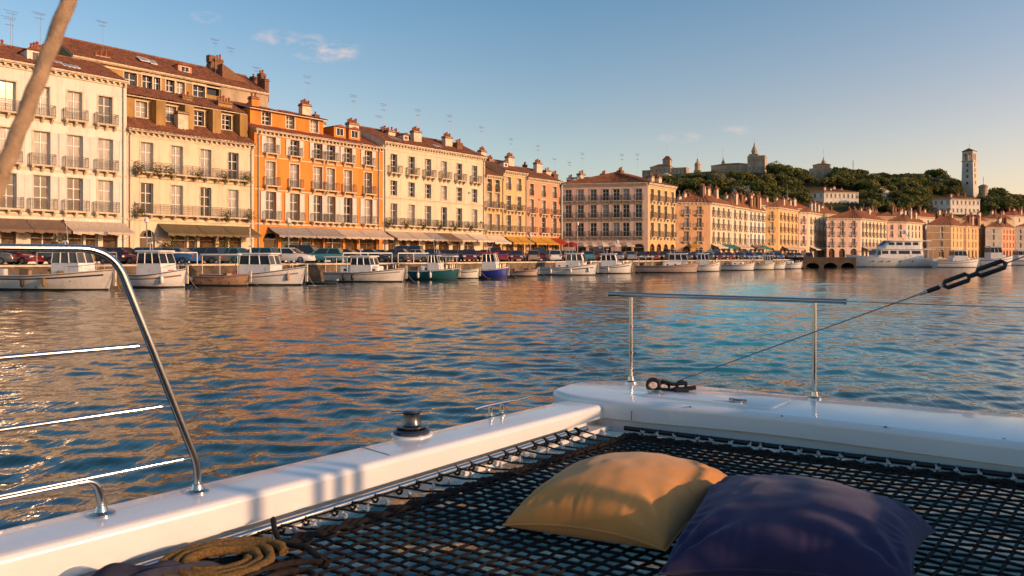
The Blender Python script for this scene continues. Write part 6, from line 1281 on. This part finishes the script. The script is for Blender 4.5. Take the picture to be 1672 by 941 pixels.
    while a < 3.5:
        c_ = T1(a); ring = [c_ + (Q2.to_3d() * math.cos(t_) + Vector((0, 0, 1)) * math.sin(t_)) * .021 for t_ in [2 * math.pi * k_ / 9 for k_ in range(10)]]; la = MB(); la.tube([p + E2.to_3d() * .012 * (i_ / 9) for i_, p in enumerate(ring)], .0055, 5)
        e = NP(a + rr.uniform(-.03, .03), 0.0); la.tube([c_ + Vector((0, 0, .015)), c_.lerp(e, .5) + Vector((0, 0, -.004)), e], .005, 5); la.build('lashing', M['net'], nt, smooth=80)
        h_ = inst('net_hook', hkm, root, c_.lerp(e, .62) + Vector((0, 0, .012)), (rr.uniform(-.7, .7), rr.uniform(-.7, .7), rr.uniform(0, 3))); s = .9; h_.scale = (s, s, s); a += rr.uniform(.085, .135)
    b = .06
    while b < 3.6:
        c_ = T2(b); e = NP(0.0, b + rr.uniform(-.02, .02)); la = MB(); la.tube([c_ + Vector((0, 0, .014)), c_.lerp(e, .5), e], .005, 5); la.build('lashing', M['net'], nt, smooth=80)
        h_ = inst('net_hook', hkm, root, c_.lerp(e, .6) + Vector((0, 0, .012)), (rr.uniform(-.7, .7), rr.uniform(-.7, .7), rr.uniform(0, 3))); h_.scale = (.85, .85, .85); b += rr.uniform(.075, .12)
    # fastenings along the side deck and the beam
    bm_ = MB(); bm_.lathe([(.009, 0), (.009, .003), (.006, .005), (.001, .0055)], 10); bolt = bm_.mesh('bolt', M['chrome'], 40)
    for t in np.arange(-.4, 2.7, .42): inst('bolt', bolt, sd, SD(t, .245, DZ - .004 - .002))
    for b in np.arange(.35, 3.2, .5): p = Vector((.69, 4.36)) + G2 * b + N2 * .06; inst('bolt', bolt, cb, (p.x, p.y, 1.534))
    # stay with turnbuckle
    s0, s1 = Vector((1.19, 4.72, 1.56)), Vector((2.6, 3.15, 2.60)); k0 = P(1495, 490, 4.0); s0 = P(1108, 622, 4.72); k1 = P(1690, 413, 3.55); k0 = s0.lerp(k1, .75)
    m_ = MB(); m_.tube([s0, k0], .0030, 6); m_.tube([s0.lerp(k1, .93), s0.lerp(k1, 1.35)], .0030, 6); st = m_.build('stay_cable', M['steel_dark'], root)
    d = (k1 - s0); Ld = d.length; d.normalize(); up = Vector((0, 0, 1)); sdv = d.cross(up).normalized(); upv = sdv.cross(d)
    def at(t, x=0.0, y=0.0): return s0 + d * (t * Ld) + upv * x + sdv * y
    tb = MB()
    def link_(t0, t1, hw, r): tb.tube([at(t0 + .0, 0), at(t0 + .006, hw), at(t1 - .006, hw), at(t1, 0), at(t1 - .006, -hw), at(t0 + .006, -hw), at(t0, 0)], r, 8)
    link_(.795, .855, .017, .0115); link_(.872, .937, .017, .0115); tb.tube([at(.85), at(.877)], .012, 8); tb.tube([at(.755), at(.785)], .012, 8)
    tb.build('turnbuckle', M['black'], st, smooth=50); fe = MB(); fe.tube([at(.735), at(.765)], .0085, 8); fe.tube([at(.76), at(.80)], .006, 8); fe.build('ferrule', M['chrome'], st, smooth=50)
    ch = MB(); o_ = Vector((1.05, 4.72, 1.56)); bp = lambda px, py, Y=4.72: P(px, py, Y)
    def oval(px, py, rx, ry, r, tilt=0.0, Y=4.72):
        c_ = P(px, py, Y); ch.tube([c_ + Vector((math.cos(t_) * rx, .25 * math.sin(t_) * ry, math.sin(t_) * ry)) for t_ in [2 * math.pi * k_ / 16 for k_ in range(17)]], r, 8)
    oval(1067, 629, .038, .034, .013); oval(1084, 632, .034, .026, .010); oval(1113, 630, .030, .024, .012)
    ch.tube([P(1072, 636, 4.70), P(1095, 638, 4.66), P(1136, 633, 4.66)], .014, 8); ch.tube([P(1080, 622, 4.72), P(1098, 628, 4.70), P(1122, 626, 4.70)], .011, 8); ch.box(1.02, 1.10, 4.60, 4.68, 1.537, 1.57)
    ch.build('shackle', M['black'], root, smooth=60)
    # deckhouse out of view to starboard, added to shade the net and cushions
    dh = MB(); A_ = [(HX0, -1.2), (HX0 + 2.2, -1.8), (HX0 + 2.4, 3.2), (HX0 + .25, 4.0)]
    dh.slab([(p.x, p.y) for p in round_poly([Vector((*p, 0)) for p in A_], .25, 5)], 1.2, HZ, .12, 4); d_ = dh.build('shade_block', g, root, smooth=40)
    for y in (.98, 1.26, 1.36, 1.455): ps = MB(); ps.tube([(0, 0, 0), (0, 0, .85)], .030, 8); ps.build('stanchion', M['chrome'], d_, (HX0 + .2, y, HZ - .02))  # unseen posts added to cast shadow strips across the side deck
    hr = MB(); hr.tube(bez([(HX0 + .2, 1.2, HZ - .02), (HX0 + .2, 1.2, HZ + .09), (HX0 + .3, 3.3, HZ + .09), (HX0 + .3, 3.3, HZ - .02)], 6, .05), .016, 8); hr.build('handrail', M['chrome'], d_, smooth=45)  # unseen rail, added to break up the shadow edge over the cushions
HX0, HZ = 3.15, 2.09
catamaran()

# ------------------------------------------------------------------ cushions, ropes, cloth on the net
def cushion(name, label, A, B, C, D, T, m, zf=1.375, lift=(0, 0, 0, 0), seed=0, wr=1.0):
    """corners A (near left), B (near right), C (far right), D (far left) in plan"""
    n = 72; cs = [Vector((*c, 0)) for c in (A, B, C, D)]; vs = []; fs = []
    def pos(i, j, side):
        s, t = 2 * i / n - 1, 2 * j / n - 1; pin = .085
        s2, t2 = s * (1 - pin * (1 - t * t) * abs(s) ** 2), t * (1 - pin * (1 - s * s) * abs(t) ** 2)
        u, v = (s2 + 1) / 2, (t2 + 1) / 2; p = (cs[0] * (1 - u) + cs[1] * u) * (1 - v) + (cs[3] * (1 - u) + cs[2] * u) * v
        lf = (lift[0] * (1 - u) + lift[1] * u) * (1 - v) + (lift[3] * (1 - u) + lift[2] * u) * v
        e = max(0, (1 - s ** 2) * (1 - t ** 2)); th = T * (e ** .42)
        edge = min(1 - abs(s), 1 - abs(t)); w = wr * math.exp(-((edge - .13) / .13) ** 2)
        # creases that run in from the seams and fan out from the corners
        cr = 0.0
        along = s if (1 - abs(t)) < (1 - abs(s)) else t
        cr += .0035 * w * math.sin(along * 41 + 3 * math.sin(along * 9 + seed)) + .008 * w * math.sin(along * 19 + 2.4 * math.sin(along * 5 + seed) + seed) * (.4 + .6 * mnoise.noise(Vector((along * 3, seed, 1))))
        dc = min(math.hypot(s - a, t - b) for a in (-1, 1) for b in (-1, 1)); an = math.atan2(1 - abs(t), 1 - abs(s)); cr += .012 * wr * math.exp(-((dc - .4) / .28) ** 2) * math.sin(an * 11 + seed)
        cr += .008 * mnoise.noise(Vector((s * 1.6, t * 1.6, seed + side))) * e
        cr += .006 * mnoise.noise(Vector((s * 5 + 3, t * 5, seed))) * e ** .5
        mid_ = max(1 - s * s, 1 - t * t); seam = .048 + .022 * mid_; z = zf + lf + seam + ((th + cr * (1 if e > .001 else 0)) if side > 0 else -min(1, e ** .36 * 1.35) * (seam - .004))
        return Vector((p.x, p.y, z))
    top = {}; 
    for j in range(n + 1):
        for i in range(n + 1): top[i, j] = len(vs); vs.append(pos(i, j, 1))
    bot = {}
    for j in range(n + 1):
        for i in range(n + 1):
            if i in (0, n) or j in (0, n): bot[i, j] = top[i, j]
            else: bot[i, j] = len(vs); vs.append(pos(i, j, -1))
    for j in range(n):
        for i in range(n):
            fs.append((top[i, j], top[i + 1, j], top[i + 1, j + 1], top[i, j + 1])); fs.append((bot[i, j], bot[i, j + 1], bot[i + 1, j + 1], bot[i + 1, j]))
    me = bpy.data.meshes.new(name); me.from_pydata([tuple(v) for v in vs], [], fs); me.materials.append(M[m]); me.polygons.foreach_set('use_smooth', [True] * len(fs)); me.update()
    o = tag(inst(name, me), label, 'cushion')
    pp = [pos(i, 0, 1) for i in range(n)] + [pos(n, j, 1) for j in range(n)] + [pos(n - i, n, 1) for i in range(n)] + [pos(0, n - j, 1) for j in range(n + 1)]
    sm = MB(); sm.tube(pp, .0045, 5, caps=False); sm.build('piping', M[m], o, smooth=80); return o
cushion('cushion', 'mustard yellow linen cushion lying on the black net, partly under the navy one', (-.035, 2.79), (.53, 2.55), (1.02, 3.22), (.36, 3.40), .18, 'yellow_fabric', zf=1.335, lift=(.0, .0, .0, .0), seed=1.3, wr=.65)
cushion('cushion', 'large navy blue linen cushion with a purple sheen, leaning on the yellow one', (.47, 2.36), (1.22, 2.24), (1.565, 2.73), (.81, 3.05), .175, 'navy_fabric', zf=1.335, lift=(-.0, 0, .0, .05), seed=4.1, wr=.9)

def coil(name, label, c, rx, ry, turns, r, m, z=1.375, tail=None, rot=0.0, seed=1, wob=.02):
    g = random.Random(seed); path = []; n = int(turns * 40)
    for i in range(n + 1):
        t = i / n; a = 2 * math.pi * turns * t; k = 1 - .60 * t + wob * math.sin(a * 1.7 + seed); x, y = math.cos(a) * rx * k, math.sin(a) * ry * k
        path.append(Vector((c[0] + x * math.cos(rot) - y * math.sin(rot), c[1] + x * math.sin(rot) + y * math.cos(rot), z + r + .9 * r * ((turns * (1 - t)) % 1.0 > .5) * .6 + r * .5 * math.sin(a * .5) ** 2)))
    if tail: path = [Vector(p) for p in tail] + path
    mb = MB(); mb.tube(path, r, 9, 0, lobes=3, pitch=r * 5, depth=.10); return tag(mb.build(name, M[m], smooth=80), label, 'rope')
coil('coiled_rope', 'thick ochre rope coiled on the net beside the steel tube', (-.955, 2.42), .20, .155, 3.0, .0165, 'rope_gold', rot=.5)
coil('coiled_rope', 'dark loosely looped rope next to the ochre coil', (-.715, 2.30), .175, .13, 1.35, .0105, 'rope_dark', tail=[P(446, 848, 2.77), P(449, 868, 2.68), P(458, 888, 2.60), P(500, 893, 2.55)], rot=.9, seed=5)
def cloth():
    mb = MB(); n = 40; ids = []; a, b, c = Vector((-1.47, 2.12)), Vector((-1.23, 2.40)), Vector((-1.07, 2.15))
    for j in range(n + 1):
        row = []
        for i in range(n + 1):
            u, v = i / n, j / n; p = a + (b - a) * v + (c - a) * u * (1 - .25 * v) + Vector((.02 * math.sin(v * 9), .02 * math.sin(u * 8)))
            z = 1.375 + .02 * abs(math.sin(u * 7 + v * 3 + 1.2 * math.sin(v * 5))) + .03 * mnoise.noise(Vector((u * 4, v * 4, 2))) + .05 * math.sin(math.pi * u) * math.sin(math.pi * v); row.append(mb.vert((p.x, p.y, z)))
        ids.append(row)
    for j in range(n):
        for i in range(n): mb.idx([ids[j][i], ids[j][i + 1], ids[j + 1][i + 1], ids[j + 1][i]])
    o = mb.build('cloth', M['cloth'], smooth=80); s = o.modifiers.new('thickness', 'SOLIDIFY'); s.thickness = .012; tag(o, 'crumpled dark grey cloth in the corner of the net near the ochre rope', 'cloth')
cloth()
def big_rope():
    a, b = P(128, -40, .86), P(-14, 330, .80); d = b - a; mb = MB(); mb.tube([a - d * .6 + d * (2.4 * i / 160) for i in range(161)], .0080, 16, 0, lobes=3, pitch=.045, depth=.08)
    tag(mb.build('hanging_rope', M['rope_grey'], smooth=80), 'thick beige rope slanting across the upper corner, close to the viewer', 'rope')
big_rope()
